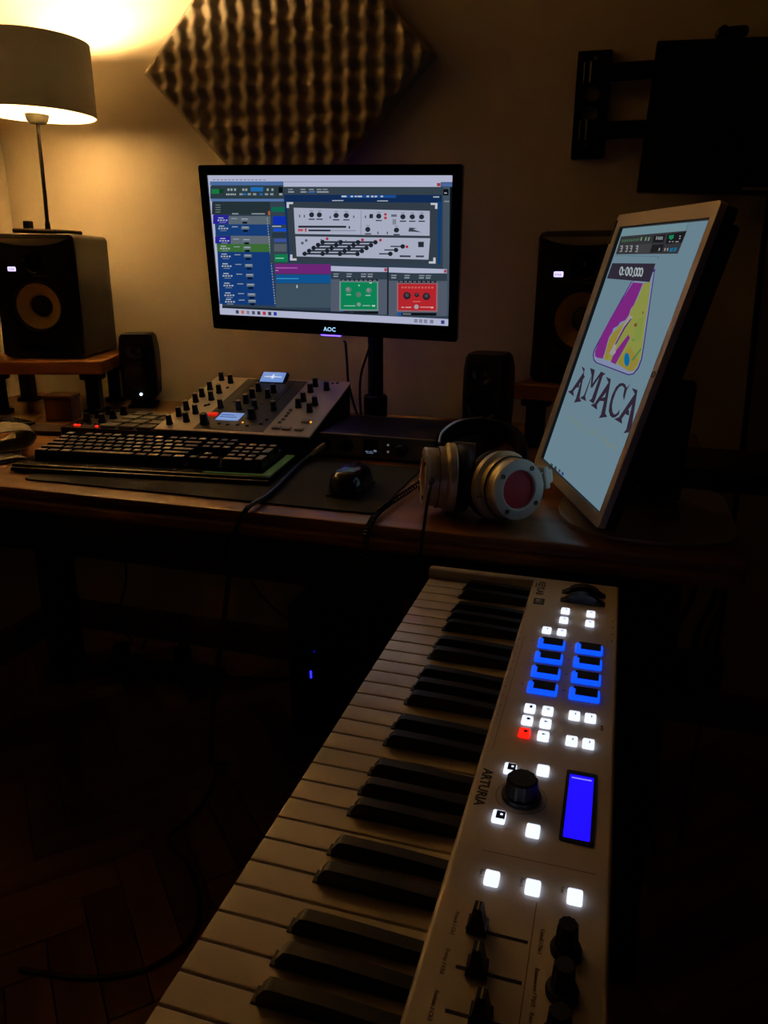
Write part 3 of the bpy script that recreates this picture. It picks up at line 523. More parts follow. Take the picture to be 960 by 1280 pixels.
((205,210,240),[0.000,0.951,1.000,0.951,1.000,1.000,0.000,1.000]),((70,75,95),[0.075,0.962,0.089,0.962,0.089,0.988,0.075,0.988]),
((225,120,110),[0.100,0.962,0.114,0.962,0.114,0.988,0.100,0.988]),((150,150,165),[0.125,0.962,0.139,0.962,0.139,0.988,0.125,0.988]),
((90,95,110),[0.150,0.962,0.164,0.962,0.164,0.988,0.150,0.988]),((60,65,80),[0.175,0.962,0.189,0.962,0.189,0.988,0.175,0.988]),
((225,60,80),[0.200,0.962,0.214,0.962,0.214,0.988,0.200,0.988]),((60,70,85),[0.225,0.962,0.239,0.962,0.239,0.988,0.225,0.988]),
((50,60,190),[0.250,0.962,0.264,0.962,0.264,0.988,0.250,0.988]),((150,155,180),[0.860,0.962,0.874,0.962,0.874,0.988,0.860,0.988]),
((150,155,180),[0.880,0.962,0.894,0.962,0.894,0.988,0.880,0.988]),((150,155,180),[0.900,0.962,0.914,0.962,0.914,0.988,0.900,0.988]),
((140,145,170),[0.925,0.962,0.939,0.962,0.939,0.988,0.925,0.988]),((60,70,150),[0.970,0.962,0.984,0.962,0.984,0.988,0.970,0.988]),]
LOGO_PICTURE = [
((140,174,192),[0.000,0.000,1.000,0.000,1.000,1.000,0.000,1.000]),((146,184,196),[0.000,0.000,0.780,0.000,0.780,0.085,0.000,0.085]),
((106,140,160),[0.780,0.000,0.785,0.000,0.785,0.040,0.780,0.040]),((112,148,165),[0.037,0.112,0.603,0.116,0.604,0.127,0.595,0.127,0.592,0.118,0.037,0.114]),
((72,72,76),[0.025,0.037,0.797,0.033,0.789,0.108,0.036,0.108]),((86,86,88),[0.288,0.073,0.470,0.071,0.476,0.105,0.303,0.105]),((40,40,44),[0.459,0.042,0.588,0.041,0.591,0.068,0.471,0.067]),
((38,38,42),[0.609,0.041,0.791,0.036,0.788,0.072,0.625,0.074]),((44,44,48),[0.477,0.076,0.610,0.075,0.614,0.102,0.485,0.103]),
((95,150,105),[0.057,0.050,0.069,0.050,0.075,0.060,0.062,0.060]),((95,150,105),[0.082,0.050,0.095,0.050,0.100,0.060,0.087,0.060]),
((95,150,105),[0.107,0.050,0.120,0.050,0.125,0.060,0.112,0.060]),((95,150,105),[0.132,0.050,0.144,0.050,0.149,0.059,0.137,0.060]),
((95,150,105),[0.157,0.050,0.169,0.050,0.174,0.059,0.162,0.059]),((95,150,105),[0.181,0.050,0.193,0.050,0.198,0.059,0.186,0.059]),
((95,150,105),[0.205,0.050,0.216,0.049,0.222,0.059,0.210,0.059]),((95,150,105),[0.228,0.050,0.240,0.049,0.245,0.059,0.233,0.059]),
((95,150,105),[0.252,0.049,0.263,0.049,0.268,0.059,0.257,0.059]),((95,150,105),[0.275,0.049,0.286,0.049,0.291,0.058,0.280,0.059]),
((150,190,150),[0.305,0.045,0.322,0.045,0.326,0.058,0.309,0.058]),((150,190,150),[0.363,0.046,0.379,0.046,0.383,0.059,0.366,0.059]),
((150,190,150),[0.400,0.047,0.416,0.046,0.420,0.060,0.403,0.060]),((175,178,182),[0.490,0.046,0.504,0.046,0.512,0.058,0.498,0.058]),
((175,178,182),[0.513,0.047,0.528,0.047,0.536,0.058,0.521,0.058]),((175,178,182),[0.534,0.047,0.548,0.047,0.556,0.059,0.542,0.059]),
((175,178,182),[0.554,0.048,0.569,0.048,0.576,0.059,0.562,0.059]),((30,175,115),[0.631,0.045,0.679,0.044,0.688,0.055,0.668,0.061,0.639,0.055]),
((190,190,195),[0.653,0.065,0.669,0.065,0.670,0.069,0.654,0.069]),((190,190,195),[0.685,0.066,0.701,0.065,0.702,0.069,0.686,0.069]),
((190,190,195),[0.722,0.066,0.737,0.066,0.738,0.070,0.723,0.070]),((190,190,195),[0.739,0.067,0.755,0.066,0.756,0.070,0.740,0.070]),
((200,200,205),[0.741,0.048,0.755,0.048,0.756,0.052,0.744,0.052]),((200,200,205),[0.747,0.056,0.761,0.056,0.762,0.060,0.750,0.060]),
((190,192,194),[0.061,0.074,0.099,0.073,0.101,0.077,0.063,0.078]),((190,192,194),[0.075,0.083,0.106,0.082,0.108,0.086,0.077,0.087]),
((190,192,194),[0.079,0.095,0.113,0.094,0.115,0.098,0.081,0.099]),((190,192,194),[0.087,0.074,0.100,0.074,0.113,0.097,0.102,0.098]),
((190,192,194),[0.135,0.075,0.173,0.074,0.175,0.077,0.138,0.079]),((190,192,194),[0.150,0.084,0.179,0.083,0.181,0.087,0.152,0.087]),
((190,192,194),[0.153,0.096,0.186,0.095,0.188,0.099,0.156,0.099]),((190,192,194),[0.161,0.075,0.174,0.074,0.186,0.097,0.176,0.098]),
((190,192,194),[0.197,0.075,0.233,0.074,0.235,0.078,0.199,0.079]),((190,192,194),[0.210,0.084,0.239,0.084,0.241,0.088,0.212,0.088]),
((190,192,194),[0.214,0.096,0.246,0.095,0.248,0.099,0.216,0.100]),((190,192,194),[0.221,0.076,0.234,0.075,0.246,0.098,0.236,0.098]),
((190,192,194),[0.276,0.076,0.311,0.075,0.313,0.079,0.278,0.080]),((190,192,194),[0.289,0.085,0.317,0.085,0.319,0.088,0.291,0.089]),
((190,192,194),[0.293,0.097,0.323,0.096,0.325,0.100,0.295,0.100]),((190,192,194),[0.300,0.077,0.312,0.076,0.323,0.098,0.314,0.099]),
((185,185,190),[0.568,0.088,0.583,0.087,0.588,0.097,0.574,0.098]),((185,185,190),[0.630,0.088,0.645,0.088,0.650,0.098,0.636,0.098]),
((185,185,190),[0.659,0.089,0.673,0.088,0.678,0.098,0.665,0.098]),((30,140,190),[0.692,0.089,0.723,0.088,0.727,0.101,0.697,0.102]),
((30,140,190),[0.733,0.088,0.760,0.087,0.761,0.100,0.737,0.101]),
((82,48,150),[0.378,0.212,0.609,0.159,0.620,0.177,0.800,0.432,0.822,0.467,0.821,0.499,0.790,0.524,0.738,0.533,0.292,0.535,0.244,0.528,0.209,0.510,0.200,0.489,0.270,0.367]),
((168,182,222),[0.392,0.211,0.608,0.170,0.619,0.188,0.790,0.433,0.810,0.466,0.808,0.497,0.781,0.521,0.736,0.529,0.300,0.531,0.253,0.524,0.224,0.508,0.217,0.489,0.284,0.367]),
((162,54,166),[0.404,0.213,0.530,0.213,0.522,0.263,0.514,0.294,0.496,0.306,0.497,0.331,0.479,0.351,0.424,0.363,0.411,0.377,0.365,0.390,0.367,0.404,0.348,0.426,0.352,0.449,0.363,0.483,0.365,0.510,0.287,0.514,0.247,0.511,0.225,0.493,0.242,0.413,0.308,0.321]),
((180,188,92),[0.537,0.212,0.612,0.206,0.665,0.269,0.714,0.340,0.782,0.429,0.804,0.463,0.802,0.498,0.774,0.515,0.725,0.519,0.572,0.510,0.489,0.509,0.376,0.510,0.371,0.482,0.360,0.451,0.358,0.425,0.381,0.405,0.420,0.380,0.484,0.355,0.505,0.332,0.504,0.306,0.520,0.292,0.535,0.258]),
((192,170,74),[0.362,0.436,0.390,0.405,0.472,0.377,0.496,0.364,0.476,0.427,0.436,0.476,0.432,0.506,0.392,0.509]),
((190,170,74),[0.578,0.491,0.643,0.436,0.800,0.474,0.774,0.515,0.725,0.519,0.578,0.509]),((166,188,90),[0.617,0.340,0.680,0.326,0.734,0.407,0.664,0.423]),
((200,195,200),[0.514,0.333,0.556,0.333,0.509,0.375,0.483,0.441,0.490,0.486,0.427,0.486,0.458,0.429,0.481,0.368]),
((120,50,140),[0.538,0.342,0.550,0.343,0.514,0.379,0.475,0.446,0.458,0.445,0.495,0.377]),
((162,54,166),[0.579,0.399,0.612,0.408,0.582,0.463,0.554,0.513,0.485,0.511,0.487,0.480,0.459,0.474,0.496,0.471,0.540,0.431]),
((200,195,200),[0.459,0.474,0.488,0.465,0.507,0.470,0.492,0.484]),
((10,140,205),[0.695,0.481,0.705,0.492,0.704,0.502,0.692,0.506,0.673,0.505,0.650,0.498,0.632,0.487,0.621,0.475,0.623,0.465,0.635,0.461,0.655,0.462,0.677,0.470]),
((150,100,60),[0.602,0.358,0.620,0.352,0.640,0.359,0.629,0.368,0.608,0.366]),((150,110,60),[0.641,0.311,0.654,0.309,0.664,0.318,0.652,0.319]),
((110,165,95),[0.714,0.478,0.771,0.430,0.783,0.435,0.737,0.482]),((120,170,110),[0.635,0.415,0.656,0.405,0.665,0.418]),((66,58,76),[0.034,0.144,0.594,0.142,0.602,0.207,0.030,0.206]),
((215,232,236),[0.194,0.187,0.176,0.177,0.174,0.159,0.190,0.155,0.210,0.160,0.226,0.170,0.229,0.188,0.216,0.192]),
((66,58,76),[0.202,0.182,0.191,0.176,0.185,0.164,0.191,0.162,0.200,0.165,0.210,0.172,0.217,0.183,0.213,0.186]),((215,232,236),[0.229,0.167,0.244,0.167,0.246,0.172,0.232,0.172]),
((215,232,236),[0.235,0.183,0.249,0.183,0.252,0.188,0.238,0.188]),((215,232,236),[0.275,0.187,0.257,0.177,0.255,0.160,0.270,0.156,0.290,0.160,0.305,0.170,0.309,0.188,0.296,0.192]),
((66,58,76),[0.283,0.182,0.272,0.176,0.266,0.165,0.271,0.162,0.281,0.165,0.291,0.172,0.297,0.183,0.293,0.186]),
((215,232,236),[0.325,0.186,0.308,0.177,0.306,0.160,0.320,0.156,0.339,0.160,0.354,0.170,0.358,0.188,0.346,0.192]),
((66,58,76),[0.332,0.182,0.322,0.176,0.316,0.165,0.321,0.162,0.331,0.165,0.340,0.172,0.347,0.183,0.343,0.186]),((215,232,236),[0.370,0.187,0.385,0.187,0.388,0.193,0.372,0.193]),
((215,232,236),[0.390,0.187,0.373,0.178,0.371,0.161,0.386,0.157,0.404,0.161,0.419,0.171,0.422,0.188,0.410,0.192]),
((66,58,76),[0.397,0.183,0.388,0.177,0.382,0.166,0.387,0.163,0.396,0.166,0.405,0.173,0.411,0.184,0.407,0.186]),
((215,232,236),[0.428,0.187,0.412,0.178,0.410,0.161,0.424,0.157,0.442,0.161,0.456,0.171,0.460,0.188,0.448,0.192]),
((66,58,76),[0.435,0.183,0.426,0.177,0.420,0.166,0.425,0.163,0.433,0.166,0.442,0.173,0.449,0.184,0.445,0.186]),
((215,232,236),[0.464,0.187,0.447,0.178,0.445,0.161,0.459,0.157,0.477,0.162,0.491,0.172,0.495,0.188,0.483,0.192]),
((66,58,76),[0.471,0.183,0.461,0.177,0.455,0.166,0.460,0.163,0.469,0.166,0.478,0.173,0.484,0.184,0.480,0.186]),
((66,52,72),[0.103,0.569,0.163,0.572,0.235,0.687,0.278,0.696,0.177,0.716,0.186,0.698,0.163,0.587]),((66,52,72),[0.163,0.589,0.207,0.603,0.114,0.676,0.144,0.694,0.031,0.688,0.077,0.675]),
((66,52,72),[0.125,0.649,0.154,0.636,0.168,0.641,0.174,0.652,0.126,0.657]),((66,52,72),[0.486,0.568,0.557,0.569,0.636,0.690,0.674,0.698,0.579,0.718,0.590,0.702,0.541,0.584]),
((66,52,72),[0.541,0.586,0.580,0.598,0.500,0.677,0.526,0.694,0.421,0.690,0.465,0.677]),((66,52,72),[0.514,0.651,0.563,0.638,0.587,0.646,0.571,0.653,0.513,0.660]),
((66,52,72),[0.825,0.568,0.891,0.567,0.971,0.690,1.000,0.697,0.910,0.719,0.924,0.702,0.876,0.582]),((66,52,72),[0.876,0.584,0.912,0.594,0.840,0.678,0.863,0.693,0.760,0.692,0.805,0.678]),
((66,52,72),[0.831,0.647,0.885,0.640,0.901,0.656,0.879,0.658,0.830,0.655]),((66,52,72),[0.236,0.561,0.312,0.561,0.350,0.620,0.337,0.629,0.294,0.586]),
((66,52,72),[0.293,0.586,0.302,0.600,0.308,0.670,0.344,0.686,0.243,0.687,0.272,0.675,0.286,0.669]),
((66,52,72),[0.404,0.557,0.472,0.559,0.445,0.569,0.456,0.664,0.452,0.680,0.382,0.678,0.407,0.667,0.408,0.580,0.362,0.629,0.339,0.629,0.337,0.623]),
((66,52,72),[0.796,0.557,0.782,0.581,0.794,0.620,0.764,0.604,0.751,0.579,0.715,0.574,0.689,0.582,0.671,0.603,0.672,0.634,0.686,0.656,0.712,0.672,0.742,0.678,0.766,0.671,0.784,0.652,0.793,0.670,0.764,0.686,0.737,0.691,0.701,0.689,0.667,0.676,0.649,0.654,0.638,0.621,0.650,0.588,0.676,0.571,0.713,0.564,0.747,0.566,0.770,0.575]),
((150,176,140),[0.157,0.769,0.166,0.768,0.190,0.784,0.180,0.785]),((150,176,140),[0.176,0.783,0.203,0.781,0.208,0.784,0.181,0.786]),
((150,176,140),[0.195,0.773,0.205,0.771,0.228,0.787,0.218,0.788]),((150,176,140),[0.195,0.773,0.222,0.771,0.226,0.773,0.200,0.776]),
((150,176,140),[0.234,0.776,0.243,0.774,0.266,0.790,0.256,0.791]),((150,176,140),[0.234,0.776,0.260,0.774,0.264,0.776,0.238,0.779]),
((150,176,140),[0.272,0.777,0.282,0.776,0.304,0.791,0.294,0.792]),((150,176,140),[0.291,0.790,0.317,0.788,0.321,0.791,0.295,0.793]),
((150,176,140),[0.310,0.778,0.319,0.777,0.341,0.792,0.332,0.794]),((150,176,140),[0.310,0.778,0.336,0.776,0.340,0.779,0.314,0.781]),
((150,176,140),[0.352,0.778,0.362,0.777,0.383,0.792,0.374,0.793]),((150,176,140),[0.352,0.778,0.377,0.776,0.381,0.779,0.356,0.781]),
((150,176,140),[0.394,0.778,0.403,0.777,0.424,0.792,0.415,0.793]),((150,176,140),[0.412,0.791,0.436,0.789,0.440,0.791,0.416,0.794]),
((150,176,140),[0.440,0.777,0.449,0.776,0.469,0.790,0.461,0.792]),((150,176,140),[0.440,0.777,0.464,0.775,0.468,0.778,0.444,0.780]),
((150,176,140),[0.524,0.771,0.532,0.770,0.552,0.784,0.544,0.786]),((150,176,140),[0.541,0.784,0.563,0.781,0.567,0.784,0.544,0.786]),
((150,176,140),[0.561,0.766,0.569,0.765,0.589,0.779,0.581,0.781]),((150,176,140),[0.561,0.766,0.584,0.764,0.587,0.767,0.565,0.769]),
((150,176,140),[0.600,0.767,0.608,0.766,0.627,0.780,0.619,0.781]),((150,176,140),[0.600,0.767,0.622,0.765,0.625,0.768,0.603,0.770]),
((168,176,130),[0.681,0.769,0.689,0.768,0.708,0.782,0.700,0.783]),((168,176,130),[0.681,0.769,0.703,0.768,0.706,0.770,0.685,0.772]),
((168,176,130),[0.725,0.771,0.732,0.770,0.750,0.783,0.743,0.785]),((168,176,130),[0.725,0.771,0.745,0.769,0.749,0.772,0.728,0.774]),
((168,176,130),[0.767,0.773,0.774,0.771,0.792,0.785,0.785,0.786]),((168,176,130),[0.782,0.784,0.802,0.782,0.806,0.785,0.786,0.787]),
((168,176,130),[0.808,0.774,0.816,0.773,0.833,0.786,0.826,0.788]),((168,176,130),[0.808,0.774,0.828,0.773,0.831,0.775,0.812,0.777]),
((168,176,130),[0.834,0.773,0.841,0.771,0.858,0.785,0.851,0.786]),((168,176,130),[0.834,0.773,0.853,0.771,0.856,0.773,0.837,0.775]),
((168,176,130),[0.859,0.771,0.866,0.770,0.883,0.783,0.876,0.784]),((168,176,130),[0.873,0.782,0.892,0.780,0.895,0.783,0.877,0.785]),
((66,86,104),[0.149,0.989,0.188,0.988,0.194,0.999,0.154,1.000]),((60,80,100),[0.221,0.987,0.259,0.985,0.265,0.997,0.226,0.998]),
((84,96,110),[0.292,0.985,0.328,0.983,0.334,0.995,0.297,0.995]),((56,84,170),[0.352,0.984,0.387,0.983,0.393,0.994,0.356,0.995]),]

# ------------------------------------------------------------------ the room
XL, XR, YB, YF, ZC = -1.44, 2.3, .955, -2.4, 2.55
wall_m = mat('wall_paint', 0xd9cdb4, .6, noise=.04, scale=3, bump=.12, bscale=120)
ceil_m = mat('ceiling_toned_dark', 0x54442f, .8, noise=.1, scale=6)  # unseen ceiling toned dark to cut bounced light
dark_m = mat('walls_toned_dark', 0x5c4a3a, .9, noise=.1, scale=8)  # unseen walls, colour darkened to reduce the room's bounce light
def struct(name, mb, m):
    o = obj(name, mb, m); o['kind'] = 'structure'; return o
floor = struct('floor', MB().box(XL-.1, XR+.1, YF-.1, YB+.1, -.06, -.012), mat('subfloor', 0x1a100a, .8))
struct('wall_back', MB().box(XL-.1, XR+.1, YB, YB+.1, -.06, ZC), wall_m)
struct('wall_left', MB().box(XL-.1, XL, YF, YB, -.06, ZC), wall_m)
struct('wall_right', MB().box(XR, XR+.1, YF, YB, -.06, ZC), dark_m)
struct('wall_front', MB().box(XL-.1, XR+.1, YF-.1, YF, -.06, ZC), dark_m)
struct('ceiling', MB().box(XL-.1, XR+.1, YF-.1, YB+.1, ZC, ZC+.08), ceil_m)
skirt = wood('skirting_wood', 0x5a3a20, 0x74502e, .5, 'X')
def skirting(): return [(0, 0), (.016, 0), (.016, .075), (.010, .088), (.004, .095), (0, .095)]
struct('baseboard_back', MB().prism(skirting(), XL, XR, T((0, YB, 0)) @ Matrix(((0, 0, 1, 0), (-1, 0, 0, 0), (0, 1, 0, 0), (0, 0, 0, 1)))), skirt)
struct('baseboard_left', MB().prism(skirting(), YF, YB-.017, T((XL, 0, 0)) @ Matrix(((1, 0, 0, 0), (0, 0, 1, 0), (0, 1, 0, 0), (0, 0, 0, 1)))), skirt)
# herringbone parquet: every block its own piece where the photograph can show it
pw, pn = .07, 4
pm = wood('parquet_oak', 0x84502a, 0xba8450, .4, 'X', 10)
blk = mesh('parquet_block', MB().box(-pw*pn/2+.0008, pw*pn/2-.0008, -pw/2+.0008, pw/2-.0008, -.012, 0, .0012), pm)
rest = MB(); c45 = math.cos(PI/4)
def world45(a, b): return ((a-b)*c45*pw, (a+b)*c45*pw + .045)
cells = []
for k in range(-60, 61):
    for m_ in range(-12, 13):
        cells.append((k+2*pn*m_+pn/2, k+.5, 0)); cells.append((k+.5, k+1+2*pn*m_+pn/2, 1))
for a, b, o in cells:
    x, y = world45(a, b)
    if not (XL-.15 < x < XR+.15 and YF-.15 < y < YB+.15): continue
    dz = random.uniform(-.0004, .0003); rot = PI/4 + o*PI/2
    if XL+.1 < x < .9 and -.95 < y < YB-.1:
        put('parquet_block', blk, floor, (x, y, dz), rot)
    else:
        rest.box(-pw*pn/2+.0008, pw*pn/2-.0008, -pw/2+.0008, pw/2-.0008, -.012, dz, 0, 1, T((x, y, 0)) @ RZ(rot))
# blocks at the room's edges run under the walls
obj('parquet_blocks', rest, pm, floor, kind='stuff')

# ------------------------------------------------------------------ desk
DT = KZ+.05
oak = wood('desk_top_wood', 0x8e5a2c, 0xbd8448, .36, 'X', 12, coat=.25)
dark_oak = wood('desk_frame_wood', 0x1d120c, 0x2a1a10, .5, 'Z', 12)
desk = thing('desk', 'long brown wooden desk with a moulded front edge carrying all the studio gear', 'desk', (-.5, .46, 0))
dx0, dx1, dy0, dy1 = -1.38, .40, .05, .875
def edge_profile(z1):       # (y outward, z)
    return [(.030, z1), (.004, z1), (.001, z1-.002), (0, z1-.006), (.002, z1-.011), (.007, z1-.014), (.007, z1-.019), (.001, z1-.021), (-.002, z1-.025), (-.002, z1-.034), (.003, z1-.040), (.03, z1-.040)]
def swap(mb): return mb
top = MB().box(dx0, dx1-.004, dy0+.028, dy1, -.040, 0, .002)
prof = edge_profile(0)
top.prism(prof, dx0, dx1-.006, Matrix(((0, 0, 1, 0), (1, 0, 0, dy0), (0, 1, 0, 0), (0, 0, 0, 1))))
top.box(dx1-.012, dx1, dy0+.012, dy1-.01, -.038, -.002, .006, 3)
obj('desk_top', top.move(T((.5, -.46, 0))), oak, desk, (0, 0, DT))
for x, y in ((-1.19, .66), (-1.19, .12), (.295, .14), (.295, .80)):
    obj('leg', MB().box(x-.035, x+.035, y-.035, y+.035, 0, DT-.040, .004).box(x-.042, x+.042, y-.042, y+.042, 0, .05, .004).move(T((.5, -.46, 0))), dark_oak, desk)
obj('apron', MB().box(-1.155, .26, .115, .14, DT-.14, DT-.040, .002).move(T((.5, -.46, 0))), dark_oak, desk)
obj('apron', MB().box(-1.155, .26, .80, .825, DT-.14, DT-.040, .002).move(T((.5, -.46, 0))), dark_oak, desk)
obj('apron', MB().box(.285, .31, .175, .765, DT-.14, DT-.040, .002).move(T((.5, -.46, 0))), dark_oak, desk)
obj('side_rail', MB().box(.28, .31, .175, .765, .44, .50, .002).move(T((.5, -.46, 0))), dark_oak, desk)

# ------------------------------------------------------------------ speakers on their wooden stands
cone_m = mat('woven_yellow_cone', 0xf2c452, .4, noise=.12, scale=300, bump=.3, bscale=700)
badge_m = mat('lit_badge', 0xe8e0ff, .4, emit=0xcfc4ff, estr=1.6)
board_m = wood('stand_board_wood', 0x8a5428, 0xb57a42, .45, 'X', 14)
def speaker(label, loc, rz):
    """front face at y = 0, facing -y; base centre of the front at the origin"""
    t = thing('studio_speaker', label, 'speaker', loc, rz, 'large yellow-cone speakers')
    W, H, D = .197, .285, .235
    # cabinet with the front corners raked back and the top edge of the baffle dished
    outline = rrect(-W/2, W/2, 0, H, .012, 4)
    cab = MB(); n = len(outline)
    rings = [(1, D), (1, .03), (.985, .012), (.90, .012), (.90, .034)]
    vv = []; ff = []
    for sc, y in rings:
        vv += [(x*sc, y, H/2+(z-H/2)*sc) for x, z in outline]
    for k in range(len(rings)-1):
        for i in range(n):
            j = (i+1) % n; ff.append((k*n+i, k*n+j, (k+1)*n+j, (k+1)*n+i))
    ff.append(tuple(range(n))); ff.append(tuple(range((len(rings)-1)*n, len(rings)*n))[::-1])
    cab.add(vv, ff)
    obj('cabinet', cab, mat('speaker_vinyl', 0x4c463e, .5, bump=.3, bscale=500), t)
    # baffle: concave top edge
    bf = []
    for k in range(9):
        x = -W/2+.012+(W-.024)*k/8; bf.append((x, H-.012-.016*math.sin(PI*k/8)**.6))
    poly = [(-W/2+.006, .012), (-W/2+.014, .005), (W/2-.014, .005), (W/2-.006, .012)] + bf[::-1]
    MY = Matrix(((1, 0, 0, 0), (0, 0, 1, 0), (0, 1, 0, 0), (0, 0, 0, 1)))
    obj('front_baffle', MB().holed([poly, circ(0, .122, .064, 32), circ(0, .222, .026, 24), rrect(-.055, .055, .018, .034, .007)], -.004, .012, MY), mat('baffle_black', 0x0e0e10, .38), t)
    obj('top_lip', MB().prism([(-W/2+.012, H-.012)] + bf[::-1][-1:] + bf[1:-1] + [bf[-1]], .001, .013, MY), mat('lip_lit_tone', 0xa69a88, .4), t)  # pale lip colour stands for light falling on the top edge
    my = RX(PI/2)
    obj('woofer_surround', MB().lathe([(.0640, 0), (.0635, .004), (.059, .009), (.054, .006), (.0525, 0), (.0525, -.004), (.0640, -.004)], 40, T((0, .004, .122)) @ my, False), rubber, t)
    w = obj('woofer_cone', MB().lathe([(.0535, 0), (.045, -.007), (.032, -.016), (.024, -.020)], 40, T((0, .004, .122)) @ my, False), cone_m, t)
    obj('dust_cap', MB().lathe([(.0245, -.020), (.022, -.013), (.014, -.0085), (.0, -.007)], 28, T((0, .004, .122)) @ my), mat('dust_cap_black', 0x0c0c0d, .35), w)
    tw = obj('tweeter', MB().lathe([(.0260, .004), (.0225, .002), (.015, -.008), (.0135, -.010), (.013, -.006), (.009, -.002), (.0, .0005)], 28, T((0, .004, .222)) @ my, False), mat('tweeter_black', 0x111114, .25), t)
    obj('bass_port', MB().box(-.054, .054, .008, .014, .019, .033, .004), mat('port_black', 0x040404, .8), t)
    lb = obj('lit_logo', MB().prism(rrect(-.057, -.039, .201, .211, .002), -.0055, -.004, MY), badge_m, t, label='small square badge glowing white and lilac')
    obj('logo_letters', text_mb('KRK', .0075, T((-.048, -.0056, .2028)) @ RX(PI/2), .0001, 'CENTER'), mat('badge_letters', 0x5a4fb0, .5), lb)
    obj('lettering', MB().box(-.004, .034, -.0046, -.004, .190, .1925), mat('grey_print', 0x6f6f74, .5), t)
    return t
speaker('black studio speaker with a yellow cone under the table lamp', (-1.11, .625, KZ+.1815), math.radians(17))
speaker('black studio speaker with a yellow cone, half hidden by the tilted white-screen monitor', (.140, .612, KZ+.1815), math.radians(-14))
def stand(label, loc, rz, w=.15):
    t = thing('speaker_stand', label, 'speaker stand', loc, rz, 'small wooden speaker stands')
    obj('board', MB().box(-w, w, -.02, .245, .099, .131, .003), board_m, t, label='plain brown wooden board')
    for x, y in ((-w+.035, .02), (w-.035, .02), (-w+.035, .205), (w-.035, .205)):
        lg = MB().box(x-.016, x+.016, y-.016, y+.016, .008, .085, .002).box(x-.026, x+.026, y-.022, y+.022, .083, .099, .003)
        l = obj('leg', lg, blackmatte, t)
        obj('foot', MB().box(x-.025, x+.025, y-.021, y+.021, 0, .010, .002), rubber, l)
    return t
stand('little wooden table on four black legs raising the speaker under the lamp', (-1.105, .60, DT), math.radians(20))
stand('little wooden table on four black legs raising the speaker behind the tilted monitor', (.145, .595, DT), math.radians(-14), .122)
def mini(label, loc, rz, led):
    t = thing('compact_speaker', label, 'speaker', loc, rz, 'small black compact speakers')
    prof = [(.030, 0), (.036, .012), (.044, .03), (.0455, .09), (.044, .14), (.040, .162), (.034, .168)]
    def sect(hw, z, d):
        pts = rrect(-hw, hw, 0, d, min(.016, hw*.5), 5); return [(x, y, z) for x, y in pts]
    vv = []; ff = []; n = 0
    zs = [(.036, .022, .085), (.0435, .032, .098), (.0455, .10, .102), (.0445, .15, .098), (.041, .176, .09), (.036, .184, .08)]
    for hw, z, d in zs:
        s = sect(hw, z, d); n = len(s); vv += s
    for k in range(len(zs)-1):
        for i in range(n):
            j = (i+1) % n; ff.append((k*n+i, k*n+j, (k+1)*n+j, (k+1)*n+i))
    ff.append(tuple(range(n))[::-1]); ff.append(tuple((len(zs)-1)*n+i for i in range(n)))
    obj('body', MB().add(vv, ff), mat('mini_speaker_black', 0x1b1b1e, .45, bump=.2, bscale=700), t)
    obj('foot', MB().box(-.026, .026, .02, .085, .0, .024, .004, 2).box(-.034, .034, .01, .09, 0, .007, .003), rubber, t)
    my = RX(PI/2)
    obj('woofer', MB().lathe([(.036, 0), (.0365, .004), (.033, .0055), (.028, .001), (.018, -.004), (.012, -.002), (0, .0)], 32, T((0, -.0005, .082)) @ my, False), mat('woofer_black', 0x0b0b0c, .4), t)
    obj('tweeter', MB().lathe([(.0215, .002), (.0225, .005), (.0185, .004), (.011, -.002), (.008, .001), (.0, .003)], 28, T((0, .0, .145)) @ my, False), mat('tweeter_dark', 0x18181b, .3), t)
    obj('power_light', MB().lathe([(.0028, 0), (.0028, .0012), (0, .0016)], 12, T((.004, -.0005, .036)) @ my), mat('white_led', 0xffffff, .4, emit=0xd8ecff, estr=12) if led else mat('led_off', 0x333336, .4), t, label='tiny glowing white light' if led else None)
    return t
mini('small rounded black speaker with a white light, on the desk next to the wooden stand', (-.938, .748, DT), math.radians(24), True)
mini('small black speaker in the dark behind the headphones', (-.040, .600, DT), math.radians(-6), False)

# ------------------------------------------------------------------ table lamp on the speaker
lz = KZ+.1815+.285
lamp = thing('table_lamp', 'lit table lamp with a wide grey drum shade, standing on a speaker', 'lamp', (-1.148, .738, lz+.0024))
lamp.rotation_euler = (0, math.radians(1.6), 0)
metal_d = mat('lamp_metal', 0x4a4238, .35, .9)
obj('base', MB().box(-.065, .062, -.05, .05, 0, .010, .003), metal_d, lamp)
obj('pole', MB().lathe([(.0065, .008), (.0065, .02), (.0045, .03), (.0045, .252)], 16), metal_d, lamp)
obj('switch', MB().box(-.048, -.030, -.03, -.012, .009, .028, .002), black, lamp)
so = obj('socket', MB().lathe([(.008, .243), (.018, .2435), (.0235, .249), (.0275, .262), (.0275, .285), (.0185, .292), (.016, .312), (.012, .318)], 20), mat('lamp_socket', 0x55503f, .5), lamp)
bulb_m = mat('bulb_glow', 0xffffff, .4, emit=0xffffff, estr=0)
bn = bulb_m.node_tree.nodes['Principled BSDF']; bn.inputs['Emission Color'].default_value = (1, .61, .26, 1); bn.inputs['Emission Strength'].default_value = BULB
obj('bulb', MB().lathe([(.010, .316), (.012, .325), (.021, .345), (.026, .362), (.0235, .380), (.014, .392), (0, .396)], 20), bulb_m, lamp, label='glowing warm bulb')
SR, s0, s1 = .133, .262, .415
obj('lamp_shade', MB().lathe([(SR, s0), (SR-.004, s1), (SR-.0055, s1), (SR-.0015, s0), (SR, s0)], 64), shade_mat('shade_fabric_outer', 0x8e8a84, .36), lamp, label='grey fabric drum shade')
